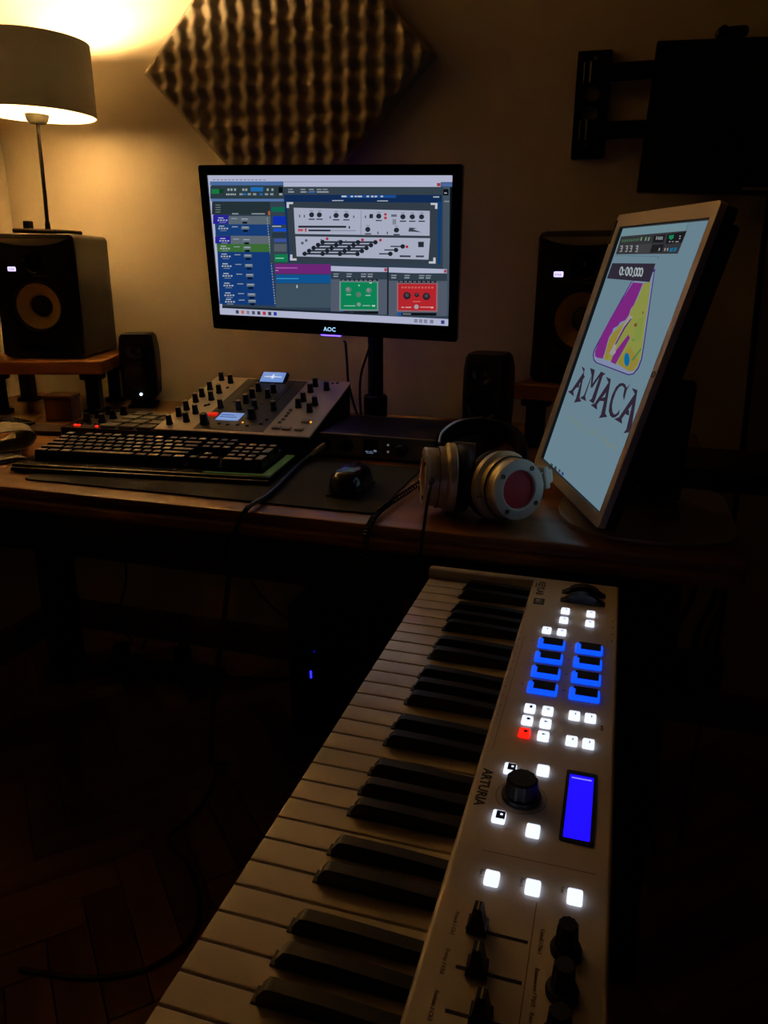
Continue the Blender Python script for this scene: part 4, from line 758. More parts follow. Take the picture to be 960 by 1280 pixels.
obj('shade_lining', MB().lathe([(SR-.0022, s0+.0005), (SR-.0062, s1-.0005), (SR-.0068, s1-.0005), (SR-.0028, s0+.0005)], 64), shade_mat('shade_lining', 0xf8f3ea, .22), lamp, label='white inner lining')
rg = MB()
for k in range(3):
    a = 2*PI*k/3+.4; rg.cyl((.015*math.cos(a), .015*math.sin(a), .300), ((SR-.004)*math.cos(a), (SR-.004)*math.sin(a), .268), .0012, seg=6)
obj('shade_ring', rg, metal_d, lamp)
box_on = obj('dark_box', MB(), black) if False else None

# ------------------------------------------------------------------ acoustic foam on the wall
S = .516; half = S/2; fx, fz = -.600, KZ+.845
foam = MB(); N = 132
def foamh(u, v):
    x = (u-v)*c45; z = (u+v)*c45
    e = min(half-abs(u), half-abs(v))
    return .030 + min(1, e/.012)*.5*.5*.021*(2+1.25*math.cos(2*PI*x/.0425)+1.0*math.cos(2*PI*z/.0425)) * .5*1.6
vv = []; ff = []
for i in range(N+1):
    for j in range(N+1):
        u = -half+S*i/N; v = -half+S*j/N
        vv.append(((u-v)*c45, -foamh(u, v), (u+v)*c45))
for i in range(N):
    for j in range(N):
        ff.append((i*(N+1)+j, i*(N+1)+j+1, (i+1)*(N+1)+j+1, (i+1)*(N+1)+j))
rim = [i*(N+1) for i in range(N+1)] + [N*(N+1)+j for j in range(1, N+1)] + [i*(N+1)+N for i in range(N-1, -1, -1)] + [j for j in range(N-1, 0, -1)]
o0 = len(vv)
for i in rim: vv.append((vv[i][0], 0, vv[i][2]))
nr = len(rim)
for k in range(nr): ff.append((rim[k], rim[(k+1) % nr], o0+(k+1) % nr, o0+k))
ff.append(tuple(o0+k for k in range(nr)))
foam.add(vv, ff)
tag(obj('acoustic_foam_panel', foam, mat('foam_grey', 0xb0a48e, .95, noise=.1, scale=40, bump=.3, bscale=500), None, (fx, YB-.0005, fz), sharp=80),
    'square grey egg-crate foam panel hung cornerwise on the wall above the screen', 'acoustic panel')

# ------------------------------------------------------------------ wall-facing desktop monitor
mon = thing('computer_monitor', 'black widescreen monitor showing music software, on a dark stand below the foam panel', 'monitor', (-.307, .735, DT))
moff = (.307, -.735, -DT)
U = Vector((1, .012, -.022)).normalized(); V = Vector((-.018, .12, -.993)); V = (V-U*V.dot(U)).normalized()
up_ = -V; bk = up_.cross(U)
MM = Matrix((U, bk, up_)).transposed().to_4x4(); MM.translation = Vector((-.3715, .611, .43+KZ)) + Vector(moff)
mw, mh = .510, .2795
x0, x1, y0, y1 = -mw/2-.018, mw/2+.019, -mh/2-.031, mh/2+.019
MYZ = Matrix(((1, 0, 0, 0), (0, 0, 1, 0), (0, 1, 0, 0), (0, 0, 0, 1)))   # prism axis along local y, poly in x-z
obj('bezel', MB().holed([rrect(x0, x1, y0, y1, .005), rrect(-mw/2, mw/2, -mh/2, mh/2, .0005, 1)], -.004, .012, MM @ MYZ), gloss, mon)
obj('back_shell', MB().box(x0+.004, x1-.004, .011, .03, y0+.004, y1-.004, .006, 2, MM).box(-.13, .13, .028, .05, -.10, .06, .012, 2, MM), blackmatte, mon)
obj('panel_glass', MB().box(-mw/2, mw/2, .0005, .0105, -mh/2, mh/2, 0, 1, MM), mat('panel_dark', 0x101216, .3), mon)
picture('screen_picture', MIX_PICTURE, MM, mw, mh, picture_mat('screen_light', SCREEN), mon)['label'] = 'lit screen with blue track lanes, an amplifier panel and two pedals'
lg = obj('lit_logo', text_mb('AOC', .0125, MM @ T((0, -.0045, y0+.0075)) @ RX(PI/2), .0003, 'CENTER'), mat('logo_light', 0xffffff, .4, emit=0xa8d8ff, estr=1.3), mon)
obj('indicator_light', MB().box(-.022, .022, -.001, .009, y0-.0035, y0-.0005, .001, 1, MM), mat('violet_light', 0x6050ff, .4, emit=0x5038ff, estr=7), mon, label='violet glow strip under the lower edge')
obj('bias_light', MB().box(-.03, .09, .0502, .052, -.10, -.09, 0, 1, MM), mat('violet_bias', 0x6050ff, .4, emit=0x5a30ff, estr=5), mon, label='violet light strip on the back')
st = MB().lathe([(.0, 0), (.029, 0), (.029, .004), (.026, .006), (.0265, .010), (.027, .058), (.027, .066), (.024, .070)], 28)
obj('stand_collar', st, black, mon)
obj('collar_ring', MB().lathe([(.0268, .011), (.0285, .012), (.0285, .015), (.0268, .016)], 28), steel, mon)
obj('stand_plate', MB().prism(rrect(-.10, .06, -.075, .075, .02, 5), -.0001, .005), blackmatte, mon, (0, .0, 0))
obj('stand_pole', MB().cyl((0, 0, .068), (0, -.005, .43), .017, seg=20).box(-.10, .02, -.06, -.002, .36, .42, .006), blackmatte, mon)
for k, pts in enumerate((((-.359, .672, .243), (-.3625, .69, .235), (-.363, .70, .193), (-.360, .70, .15), (-.355, .72, .10), (-.35, .745, .0585)), ((-.3, .672, .243), (-.312, .70, .225), (-.3345, .715, .17), (-.338, .715, .12), (-.342, .74, .0585)))):
    t = obj('monitor_cable', MB().tube([(x, y, z+KZ) for x, y, z in pts], .0028, 8), rubber)
    tag(t, ('thin black cable dropping from under the lit logo of the wall-side monitor', 'thin black cable running down along the monitor stand pole')[k], 'cable')

# ------------------------------------------------------------------ small television on an arm bracket
mt = thing('wall_bracket', 'black steel bracket with two round holes and two arms, screwed to the wall', 'wall bracket', (.109, YB, KZ+.73))
plate_m = mat('bracket_steel', 0x0d0d0e, .4, .5)
MP = Matrix(((1, 0, 0, 0), (0, 0, 1, 0), (0, 1, 0, 0), (0, 0, 0, 1)))
obj('wall_plate', MB().holed([rrect(-.035, .035, -.104, .104, .003), circ(.0, .024, .017, 18), circ(-.002, -.017, .017, 18), circ(.0, .085, .005, 10), circ(-.001, -.086, .004, 10)], -.012, -.0003, MP), plate_m, mt)
for z in (.058, -.052):
    a = obj('arm', MB().box(.0, .23, -.035, -.021, z-.017, z+.017, .003).box(-.02, .02, -.036, -.012, z-.022, z+.022, .003), plate_m, mt)
    obj('hinge_pin', MB().cyl((.0, -.040, z-.02), (.0, -.040, z+.02), .008, seg=14), plate_m, a)
obj('screw', MB().lathe([(.005, 0), (.004, .003), (0, .0035)], 12, T((.002, -.012, .088)) @ RX(PI/2)), steel, mt)
obj('screw', MB().lathe([(.005, 0), (.004, .003), (0, .0035)], 12, T((-.004, -.012, -.078)) @ RX(PI/2)), steel, mt)
tv = thing('television', 'black flat television seen dark, held out from the wall by the bracket', 'television', (.224, .865, KZ+.678))
tv.rotation_euler = (0, math.radians(2.3), math.radians(-3))
obj('cabinet', MB().box(.0, .50, -.006, .028, -.130, .147, .004, 2), gloss, tv)
obj('screen', MB().box(.016, .484, -.0066, -.005, -.108, .131), mat('dead_screen', 0x08080a, .22), tv)
obj('rear_box', MB().box(.0, .32, .026, .055, -.10, .10, .01, 2), blackmatte, tv)
obj('brand_strip', MB().box(.20, .29, -.0068, -.0060, -.121, -.116), mat('grey_print', 0x6f6f74, .5), tv)
wc = thing('webcam', 'small rounded black webcam perched on top of the dark television', 'webcam', (.366, .872, KZ+.8205))
obj('body', MB().box(-.030, .030, -.014, .014, .002, .022, .009, 3), black, wc)
obj('lens', MB().lathe([(.008, 0), (.008, .003), (.005, .0035), (0, .002)], 16, T((-.016, -.014, .014)) @ RX(PI/2)), gloss, wc)
obj('clip', MB().box(-.02, .02, -.012, .018, -.0030, .004, .001), black, wc)
tag(obj('television_cable', MB().tube([(x, y, z+KZ) for x, y, z in ((.478, .926, .560), (.484, .925, .53), (.487, .945, .45), (.494, .948, .30), (.506, .948, .05), (.515, .946, -.3), (.518, .945, -.714))], .006, 8), rubber),
    'black cable hanging straight down the wall from the dark television', 'cable')

# ------------------------------------------------------------------ the long MIDI keyboard in front
OFF = (-.12, .43, .055)
kb = thing('midi_keyboard', 'long white piano-style controller keyboard with glowing buttons, standing in front of the desk', 'keyboard', (.12, -.43, KZ-.055))
def kp(name, mb, m, parent=None, label=None, sharp=35):
    return obj(name, mb, m, parent or kb, OFF if parent is None else (0, 0, 0), 0, label, sharp=sharp)
PX0, PX1, PT, YN = .1377, .2457, .0139, -.8475
casing = MB().box(PX0, PX1, YN-.0135, .0142, -.05, PT, .0035, 3).box(.0025, PX0+.004, YN-.012, .013, -.05, -.0155, .002)
casing.box(-.0015, PX0+.003, .0006, .0142, -.05, PT, .003, 3).box(-.0015, PX0+.003, YN-.0135, YN-.0006, -.05, PT, .003, 3)
kp('casing', casing, white_pl)
kw = .0235
wkey = mesh('white_key', MB().box(0, PX0+.003, -.0109, .0109, -.0118, 0, .0011, 2), white_gl)
for i in range(36): put('white_key', wkey, kb, (OFF[0], OFF[1]-kw*(i+.5), OFF[2]))
bk_ = MB()
def bkey():
    L0, L1 = .0505, PX0+.002
    sec = [(L0, .0062, .0005, .0045), (L0+.0035, .0061, .0008, .0050), (L0+.0036, .0060, .0055, .0052), (L0+.0085, .0059, .0117, .0046), (L0+.012, .0059, .0124, .0045), (L0+.045, .0058, .0120, .0044), (L1, .0058, .0098, .0044)]
    vv = []; ff = []
    for x, hb, zt, ht in sec:
        zt = max(zt, .0012)
        vv += [(x, -hb, -.004), (x, -hb+.0004, zt-.0016 if zt > .004 else zt-.0004), (x, -ht, zt), (x, ht, zt), (x, hb-.0004, zt-.0016 if zt > .004 else zt-.0004), (x, hb, -.004)]
    for k in range(len(sec)-1):
        for i in range(6):
            j = (i+1) % 6; ff.append((k*6+i, k*6+j, (k+1)*6+j, (k+1)*6+i))
    ff.append(tuple(range(6))[::-1]); ff.append(tuple((len(sec)-1)*6+i for i in range(6)))
    return MB().add(vv, ff)
bmesh_ = mesh('black_key', bkey(), mat('black_key', 0x141416, .34, bump=.05))
for o in range(5):
    for g, sh in ((1, .0016), (2, -.0016), (4, .0022), (5, 0), (6, -.0022)):
        put('black_key', bmesh_, kb, (OFF[0], OFF[1]-kw*(7*o+g)+sh, OFF[2]))
# panel print
ink = mat('panel_ink', 0x1c1814, .5); faint = mat('panel_ink_faint', 0x6e6256, .6)
def ptext(s, size, x, y, m=ink, name='lettering', z=PT, bold=0):
    return kp(name, text_mb(s, size, T((x, y, z+.00015)) @ RZ(-PI/2), .0001, 'LEFT', bold), m)
ptext('ARTURIA', .0112, .1440, -.4075, bold=.0003)
ptext('KEYLAB', .0124, .1462, -.0010, bold=.00025)
kp('number_plate', MB().box(.1455, .1585, -.0725, -.0545, PT-.0005, PT+.0002), ink)
ptext('61', .0105, .1480, -.0575, mat('panel_print_light', 0xd8d0c4, .5), z=PT+.0002)
ptext('essential', .0042, .1425, -.006, faint)
for k in range(4):
    ptext('%d' % (k+1), .0040, .1555, -.1685-.0318*k); ptext('%d' % (k+5), .0040, .1955, -.1685-.0318*k)
for k, s in enumerate(('Attack / Ch1', 'Decay / Ch2', 'Sustain / Ch3', 'Release / Ch4', 'Attack / Ch5', 'Decay / Ch6', 'Sustain / Ch7', 'Release / Ch8', 'Master')):
    ptext(s, .0036, .1520, -.5565-.0290*k, faint)
for k, s in enumerate(('Cutoff / Pan1', 'Resonance / Pan2', 'Rate / Pan3', 'Amount / Pan4', 'Time / Pan5', 'Depth / Pan6', 'Drive / Pan7', 'Volume / Pan8')):
    ptext(s, .0036, .2045, -.5545-.0290*k, faint)
for k, s in enumerate(('Part 1', 'Part 2', 'Live')): ptext(s, .0032, (.1605, .1875, .2140)[k], -.5165, faint)
for k in range(12): kp('scale_mark', MB().box(.1415, .1427, -.137-.0172*k, -.1358-.0172*k, PT-.0004, PT+.0001), ink)
for k in range(4): kp('scale_mark', MB().box(.2385, .2400, -.095-.017*k, -.0925-.017*k, PT-.0004, PT+.0001), ink)
ptext('DAW', .0034, .2325, -.316, faint)
for q in ((.1585, .2350, -.4990, -.4984), (.1995, .2001, -.82, -.535), (.1462, .1466, -.38, -.16)): kp('divider_line', MB().box(*q, PT-.0004, PT+.0001), faint)
# glowing buttons
lit = mat('lit_button', 0xffffff, .4, emit=0xdde6ff, estr=BUTTON); red = mat('lit_red', 0xff3020, .4, emit=0xff2010, estr=1.1)
bbody = MB().box(-.0049, .0049, -.0058, .0058, -.001, .0038, .0014, 3)
bm_w, bm_r = mesh('button', bbody, lit), mesh('button_red', bbody, red)
icon = mat('button_icon', 0x30343c, .6); capd = mat('button_dark_cap', 0x0d0d12, .5)
def ico(kind, parent):
    z = .0037
    m = MB()
    if kind == 'square': m.box(-.0002, .0022, -.0020, .0020, z, z+.0003)
    elif kind == 'dot': m.prism(circ(.001, 0, .0017, 12), z, z+.0003)
    elif kind == 'bars': m.box(-.001, .0018, .0006, .0012, z, z+.0003).box(-.001, .0018, -.0012, -.0006, z, z+.0003)
    elif kind == 'tri': m.prism([(-.001, .0012), (.0022, .0), (-.001, -.0012)], z, z+.0003)
    else: m.box(.0004, .0014, -.0014, .0014, z, z+.0003)
    obj('icon', m, icon, parent)
def btn(x, y, kind=None, r=False):
    b = put('button', bm_r if r else bm_w, kb, (OFF[0]+x, OFF[1]+y, OFF[2]+PT), label='glowing red record button' if r else None)
    if kind == 'cap':
        obj('dark_cap', MB().box(-.0020, .0046, -.0042, .0042, .0036, .0043, .0003), capd, b)
        obj('icon', MB().prism([(.0010, -.0008), (.0028, -.0008), (.0028, .0008), (.0010, .0008)], .0042, .0046), lit, b)
    elif kind: ico(kind, b)
for x, y, k in ((.185, -.0855, 'bar'), (.185, -.1112, 'bar'), (.1688, -.1432, 'bar'), (.1852, -.1432, 'bars'), (.214, -.0850, 'tri'), (.214, -.1112, 'tri'),
                (.1694, -.3095, 'square'), (.1694, -.3300, 'dot'), (.1855, -.3090, 'bars'), (.1855, -.3300, 'tri'), (.1855, -.3502, 'tri'),
                (.2092, -.3095, 'bar'), (.2233, -.3095, 'bar'), (.2094, -.3502, 'bar'), (.2234, -.3502, 'bar'),
                (.1645, -.4040, 'cap'), (.1902, -.3985, None), (.1645, -.4635, 'cap'), (.1902, -.4710, None), (.1692, -.5245, None), (.1961, -.5245, None), (.2229, -.5245, None)):
    btn(x, y, k)
btn(.1694, -.3502, 'dot', True)
# pads: translucent blue body with a black rubber top
padb = mat('pad_blue_glow', 0x0a3cff, .5, emit=0x0a50ff, estr=1.15)
pbm = mesh('pad', MB().box(-.0142, .0142, -.0102, .0102, -.001, .0034, .0022, 3), padb)
ptm = mesh('pad_top', MB().prism([(-.0085, -.0052), (.0120, -.0052), (.0120, .0094), (-.0105, .0094), (-.0105, .0062), (-.0085, .0055)], .003, .0044), mat('pad_rubber', 0x101012, .6))
for x in (.1768, .2160):
    for k in range(4):
        pd = put('pad', pbm, kb, (OFF[0]+x, OFF[1]-.1745-.0318*k, OFF[2]+PT)); put('pad_top', ptm, pd)
# display
kp('display_frame', MB().holed([rrect(.2085, .2325, -.4735, -.3900, .002), rrect(.2112, .2298, -.4700, -.3945, .0006, 1)], PT-.002, PT+.0012), mat('lcd_frame', 0x06060c, .3))
kp('display', MB().box(.2110, .2300, -.4702, -.3943, PT-.002, PT+.0004), mat('lcd_blue', 0x1010ff, .3, emit=0x1a08ff, estr=1.25), label='plain glowing deep blue display')
kp('display_marks', MB().box(.2128, .2282, -.3992, -.3980, PT+.0004, PT+.0006), mat('lcd_text', 0xffffff, .4, emit=0x8080ff, estr=1.2))
# main encoder
def ribbed(r0, r1, h0, h1, n, d, M):
    vv = []; ff = []; m = n*4
    for z, r in ((h0, r0), (h0+(h1-h0)*.9, r1), (h1, r1*.9)):
        for i in range(m):
            a = 2*PI*i/m; q = r*(1-d*(.5+.5*math.cos(n*a))); vv.append((q*math.cos(a), q*math.sin(a), z))
    for k in range(2):
        for i in range(m):
            j = (i+1) % m; ff.append((k*m+i, k*m+j, (k+1)*m+j, (k+1)*m+i))
    ff.append(tuple(range(m))[::-1]); ff.append(tuple(2*m+i for i in range(m)))
    return MB().add(vv, ff, M)
knob_m = mat('knob_black', 0x16171a, .45)
e = kp('encoder_knob', MB().lathe([(.0148, PT), (.0152, PT+.002), (.0148, PT+.004), (.012, PT+.005)], 36, T((.1773, -.4345, 0))), knob_m)
obj('grip', ribbed(.0127, .0120, PT+.004, PT+.0180, 12, .06, T((.1773, -.4345, 0))), knob_m, e)
kp('encoder_ring', MB().holed([circ(.1773, -.4345, .0195, 40), circ(.1773, -.4345, .0190, 40)], PT-.0003, PT+.0001), faint)
# faders and small encoders
slot_m = mat('slot_dark', 0x0a0706, .7)
pos = (.1672, .1722, .1795, .170, .176, .182, .171, .174, .180)
for k in range(9):
    y = -.5672-.0290*k
    s = kp('fader', MB().box(.1600, .1980, y-.0012, y+.0012, PT-.002, PT+.00012), slot_m)
    fx_ = pos[k]
    cap = MB()
    ring_ = [(.0062, .0050, 0), (.0060, .0054, .005), (.0046, .0046, .0065), (.0026, .0040, .0175), (.0020, .0034, .0185)]
    vv = []; ff = []
    for hx, hy, z in ring_: vv += [(fx_-hx, y-hy, PT+.0008+z), (fx_+hx, y-hy, PT+.0008+z), (fx_+hx, y+hy, PT+.0008+z), (fx_-hx, y+hy, PT+.0008+z)]
    for q in range(len(ring_)-1):
        for i in range(4):
            j = (i+1) % 4; ff.append((q*4+i, q*4+j, (q+1)*4+j, (q+1)*4+i))
    ff += [(3, 2, 1, 0), tuple((len(ring_)-1)*4+i for i in range(4))]
    c = obj('fader_cap', cap.add(vv, ff), knob_m, s)
    obj('cap_line', MB().box(fx_-.0005, fx_+.0005, y-.0036, y+.0036, PT+.0188, PT+.0196), mat('cap_line', 0xb8ae98, .5), c)
for k in range(9):
    y = -.5672-.0290*k
    e = kp('small_knob', MB().lathe([(.0092, PT), (.0095, PT+.003), (.0085, PT+.0055), (.006, PT+.006)], 24, T((.2203, y, 0))), knob_m)
    obj('grip', ribbed(.0072, .0062, PT+.005, PT+.0215, 10, .10, T((.2203, y, 0))), knob_m, e)
# pitch and modulation wheels
for y, m, n in ((-.0245, blackmatte, 'modulation_wheel'), (-.0500, mat('wheel_blue_lit', 0x1e2940, .4), 'pitch_wheel')):  # blue of the nearer wheel paints in light reflected on it
    s = kp('wheel_slot', MB().prism([(.1765, y-.0068), (.2295, y-.0068), (.2295, y+.0068), (.1765, y+.0068)], PT-.002, PT+.00015), slot_m)
    arc = [(.203+.030*math.cos(a), -.0180+.030*math.sin(a)) for a in [math.radians(56+68*i/14) for i in range(15)]]
    arc = [(x, z+PT) for x, z in arc]
    wh = obj(n, MB().prism([(arc[0][0], PT-.001)] + arc + [(arc[-1][0], PT-.001)], y-.0055, y+.0055, MYZ), m, s)
    obj('wheel_collar', MB().prism([(.1775, PT), (.1860, PT), (.1900, PT+.0045), (.1870, PT+.0055)], y-.0065, y+.0065, MYZ).prism([(.2285, PT), (.2200, PT), (.2160, PT+.0045), (.2190, PT+.0055)], y-.0065, y+.0065, MYZ), blackmatte, wh)
# its stand
sd = thing('keyboard_stand', 'black metal stand hidden in the dark under the long white keyboard', 'keyboard stand', (.12, -.43, 0))
for y in (.30, -.30):
    f = obj('frame', MB().box(-.02, .02, y-.02, y+.02, .03, KZ-.095, .003).box(-.10, .11, y-.02, y+.02, KZ-.10, KZ-.056, .004), blackmatte, sd)
    obj('foot', MB().box(-.20, .20, y-.022, y+.022, 0, .035, .005), blackmatte, f)
obj('cross_bar', MB().box(-.015, .015, -.285, .285, .30, .34, .003), blackmatte, sd)

# ------------------------------------------------------------------ portrait monitor leaning by the headphones
pr = thing('portrait_monitor', 'silver-framed upright monitor leaning back, white screen with a purple and yellow logo', 'monitor', (.235, .225, DT))
PO = (-.235, -.225, -DT)
U = Vector((.351, -.936, -.009)).normalized(); V = Vector((-.245, -.083, -.966)); V = (V-U*V.dot(U)).normalized()
up_ = -V; bk2 = up_.cross(U)
MP2 = Matrix((U, bk2, up_)).transposed().to_4x4(); MP2.translation = Vector((.2095, .2345, .2740+KZ)) + Vector(PO)
pw_, ph_ = .3010, .3830
silver = mat('silver_bezel', 0xd2c8b8, .4, .2)
bx0, bx1, bz0, bz1 = -pw_/2-.0240, pw_/2+.0150, -ph_/2-.0165, ph_/2+.0185
obj('bezel', MB().holed([rrect(bx0, bx1, bz0, bz1, .006), rrect(-pw_/2, pw_/2, -ph_/2, ph_/2, .0005, 1)], -.005, .004, MP2 @ MYZ), silver, pr)
obj('inner_rim', MB().holed([rrect(-pw_/2-.0002, pw_/2+.0002, -ph_/2-.0002, ph_/2+.0002, .0004, 1), rrect(-pw_/2+.0032, pw_/2-.0012, -ph_/2+.001, ph_/2-.0022, .0004, 1)], -.0035, .004, MP2 @ MYZ), mat('rim_dark', 0x1b1c1d, .5), pr)
obj('panel_glass', MB().box(-pw_/2, pw_/2, .0005, .004, -ph_/2, ph_/2, 0, 1, MP2), mat('panel_dark', 0x101216, .3), pr)
picture('screen_picture', LOGO_PICTURE, MP2, pw_, ph_, picture_mat('screen_light_cool', SCREEN2), pr)['label'] = 'pale blue-white screen with a time counter and the AMACA logo'
obj('back_shell', MB().box(bx0+.001, bx1-.001, .004, .022, bz0+.001, bz1-.001, .006, 2, MP2).box(bx0+.03, bx1-.05, .02, .055, -.17, .03, .018, 3, MP2).box(bx0+.01, bx1-.004, .02, .034, -.12, ph_/2, .01, 2, MP2), blackmatte, pr)
obj('emblem', MB().holed([circ(0, 0, .0042, 18), circ(0, 0, .0026, 18)], -.0056, -.0048, MP2 @ T((bx1-.0075, 0, 0)) @ MYZ), mat('emblem_dark', 0x2a2418, .4), pr, label='small round ring emblem on the silver edge')
obj('latch', MB().box(bx0-.001, bx0+.007, -.006, .004, bz1-.045, bz1-.008, .001, 1, MP2), blackmatte, pr)
plate = [(.150, .20), (.156, .165), (.172, .128), (.200, .098), (.235, .082), (.30, .080), (.350, .092), (.378, .108), (.392, .135), (.397, .18), (.397, .34), (.38, .37), (.19, .37), (.16, .34)]
obj('base_plate', MB().prism([(x+PO[0], y+PO[1]) for x, y in plate], -.0001, .006), mat('base_silver', 0xc4b4a0, .35, .4), pr, label='thin rounded silver base plate')
obj('stand_neck', MB().box(-.03, .03, -.012, .012, .012, .20, .004, 1, T((.062, .06, .0)) @ RX(math.radians(12))).box(-.0, .075, .03, .09, .005, .016, .003), blackmatte, pr)

# ------------------------------------------------------------------ headphones
hp = thing('headphones', 'silver headphones with round red ear cup badges lying on the desk edge', 'headphones', (.04, .16, DT))
HO = Vector((-.04, -.16, -DT))
cup_m = mat('cup_champagne', 0xd6c49c, .38, .25, noise=.05, scale=80)
ring_m = mat('cup_aluminium', 0xe6e2d8, .4, .15)
red_m = mat('red_badge', 0xd83a48, .55, noise=.06, scale=400)
pad_m = mat('ear_pad_leather', 0x121113, .55, bump=.3, bscale=300)
def cup(cx, cy_, cz, n, xd):
    M = aim2(Vector((cx, cy_, cz+KZ))+HO, n, xd)
    shell = MB().lathe([(.050, -.042), (.0515, -.040), (.0515, -.031), (.049, -.029), (.0460, -.027), (.0455, -.017), (.0430, -.0165), (.0430, -.003), (.0272, -.003), (.0272, -.008)], 48, M)
    s = obj('ear_cup', shell, cup_m, hp)
    obj('cup_seam', MB().lathe([(.0452, -.0175), (.0459, -.0175), (.0459, -.0166), (.0452, -.0166)], 40, M), mat('seam_dark', 0x3c3428, .6), s)
    obj('outer_ring', MB().lathe([(.0270, -.003), (.0430, -.003), (.0435, .001), (.0425, .0035), (.030, .0042), (.0275, .003), (.0270, -.003)], 48, M), ring_m, s, label='pale aluminium face ring')
    obj('badge', MB().lathe([(.0271, -.006), (.0271, -.0015), (.0, -.0012)], 40, M), red_m, s, label='round dark red badge')
    for k in range(4):
        a = PI/4+k*PI/2
        sc = MB().lathe([(.0034, .0030), (.0034, .0050), (.0026, .0055), (.0, .0048)], 12, M @ T((.0355*math.cos(a), .0355*math.sin(a), 0)))
        obj('screw', sc, mat('screw_olive', 0x5d5a3c, .35, .6), s)
    prof = [(.024, -.044), (.028, -.043)] + [(.0385+.0125*math.cos(t), -.053+.0135*math.sin(t)) for t in [math.radians(100-200*i/10) for i in range(11)]] + [(.026, -.064), (.024, -.050)]
    obj('ear_pad', MB().lathe(prof, 40, M, False), pad_m, s)
    return M, s
MR, cr = cup(.0995, .104, .1045, (.70, -.70, .12), (.7, .7, .12))
ML, cl = cup(-.040, .128, .1055, (-.935, -.33, .05), (.33, -.935, 0))
obj('cable_socket', MB().cyl(ML @ Vector((-.006, .0, -.010)), ML @ Vector((-.006, 0, -.010)), .003) if False else MB().lathe([(.004, 0), (.0045, .004), (.003, .012), (0, .0125)], 12, aim(Vector((-.018, .078, .116+KZ))+HO, (.1, -1, -.35))), rubber, cl)
obj('toggle', MB().lathe([(.002, 0), (.0015, .009), (0, .0095)], 10, MR @ T((-.046, 0, -.022)) @ RY(-PI/2)), steel, cr)
yk = MB()
for s in (-1, 1):
    yk.tube([MR @ Vector((.043, s*.008, -.012)), MR @ Vector((.060, s*.009, -.016))], .0016, 8, 1)
obj('yoke_pins', yk, steel, hp)
obj('yoke', MB().box(.058, .068, -.017, .017, -.030, -.012, .003, 2, MR).box(.066, .078, -.011, .011, -.040, -.016, .004, 2, MR), ring_m, hp, label='pale metal hinge block')
hb = []
path = [(.098, .150, .128), (.092, .185, .146), (.066, .222, .160), (.026, .234, .164), (-.010, .215, .160), (-.026, .178, .150), (-.024, .145, .140)]
P = smooth_path([Vector(p) for p in path], 6)
band = MB(); vv = []; ff = []
for i, p in enumerate(P):
    t = (P[min(i+1, len(P)-1)]-P[max(i-1, 0)]).normalized(); o = t.cross(Vector((0, 0, 1))).normalized()
    for a, b in ((-.006, -.012), (.006, -.012), (.009, 0), (.006, .012), (-.006, .012), (-.008, 0)):
        q = p + o*a + Vector((0, 0, 1))*b; vv.append(q + Vector((0, 0, KZ)) + HO)
for i in range(len(P)-1):
    for k in range(6):
        k2 = (k+1) % 6; ff.append((i*6+k, i*6+k2, (i+1)*6+k2, (i+1)*6+k))
ff.append(tuple(range(6))[::-1]); ff.append(tuple((len(P)-1)*6+k for k in range(6)))
obj('headband', band.add(vv, ff), mat('headband_cloth', 0x0e0e0f, .95, spec=.1), hp, label='black padded headband')
obj('band_wire', MB().tube([Vector((x, y, z+KZ+.014))+HO for x, y, z in path[3:]], .002, 6), steel, hp)

def cable(name, pts, r, m, label, seg=8):
    return tag(obj(name, MB().tube([(x, y, z+KZ) for x, y, z in pts], r, seg), m), label, 'cable')
cab_m = mat('cable_black', 0x161616, .4)
cable('headphone_cable', [(-.0165, .0655, .112), (-.016, .047, .094), (-.0165, .036, .07), (-.020, .034, .035), (-.024, .034, -.02), (-.026, .036, -.10), (-.03, .04, -.30), (-.06, .07, -.55), (-.10, .16, -.708), (-.2, .3, -.714)], .0022, cab_m, 'thin straight cable falling from the headphones over the desk edge')
coil = []
for i in range(420):
    t = i/419
    base = smooth_path([Vector(p) for p in ((-.075, .300, .058), (-.085, .210, .058), (-.094, .135, .058), (-.098, .075, .058), (-.0985, .036, .046), (-.104, .033, .0), (-.107, .036, -.10), (-.10, .04, -.24))], 60) if i == 0 else base
    k = min(int(t*(len(base)-1)), len(base)-2); p = base[k]; d = (base[k+1]-base[k]).normalized()
    a = d.cross(Vector((1, 0, .2))).normalized(); b = d.cross(a); w = t*2*PI*62
    coil.append(p + (a*math.cos(w)+b*math.sin(w))*.0040 + Vector((0, 0, KZ)))
tag(obj('coiled_cable', MB().tube(coil, .0013, 5, 1), cab_m), 'black coiled cable hanging over the desk edge beside the mouse mat', 'cable')

# ------------------------------------------------------------------ audio interface with plugged cable
ai = thing('audio_interface', 'low black rack-style audio interface with a small display, between synthesizer and headphones', 'audio interface', (-.165, .405, DT))
iw, ih = .150, .048
face_m = mat('interface_face', 0x6e6458, .45, .0)
obj('case', MB().box(-iw, iw, .006, .195, .004, ih, .0025, 2), mat('interface_lid', 0x1c1d20, .4, .4), ai)
obj('front_face', MB().box(-iw, iw, 0, .007, .005, ih, .002), face_m, ai)
obj('lid_highlight', MB().box(-iw, iw, -.0008, .003, ih-.0022, ih+.0004, .0006), mat('lid_highlight_tone', 0xb0a088, .35, .4), ai)  # pale strip paints the highlight along the lid's front edge
for x in (-.138, -.094):
    j = obj('jack_socket', MB().lathe([(.0125, 0), (.0125, .003), (.009, .004), (.0055, .0035), (.005, -.001), (0, -.0012)], 24, T((x, .0, .026)) @ RX(PI/2)), black, ai)
obj('display', MB().box(-.062, -.033, -.0008, .001, .012, .041, .0004), mat('oled_dark', 0x050507, .2), ai)
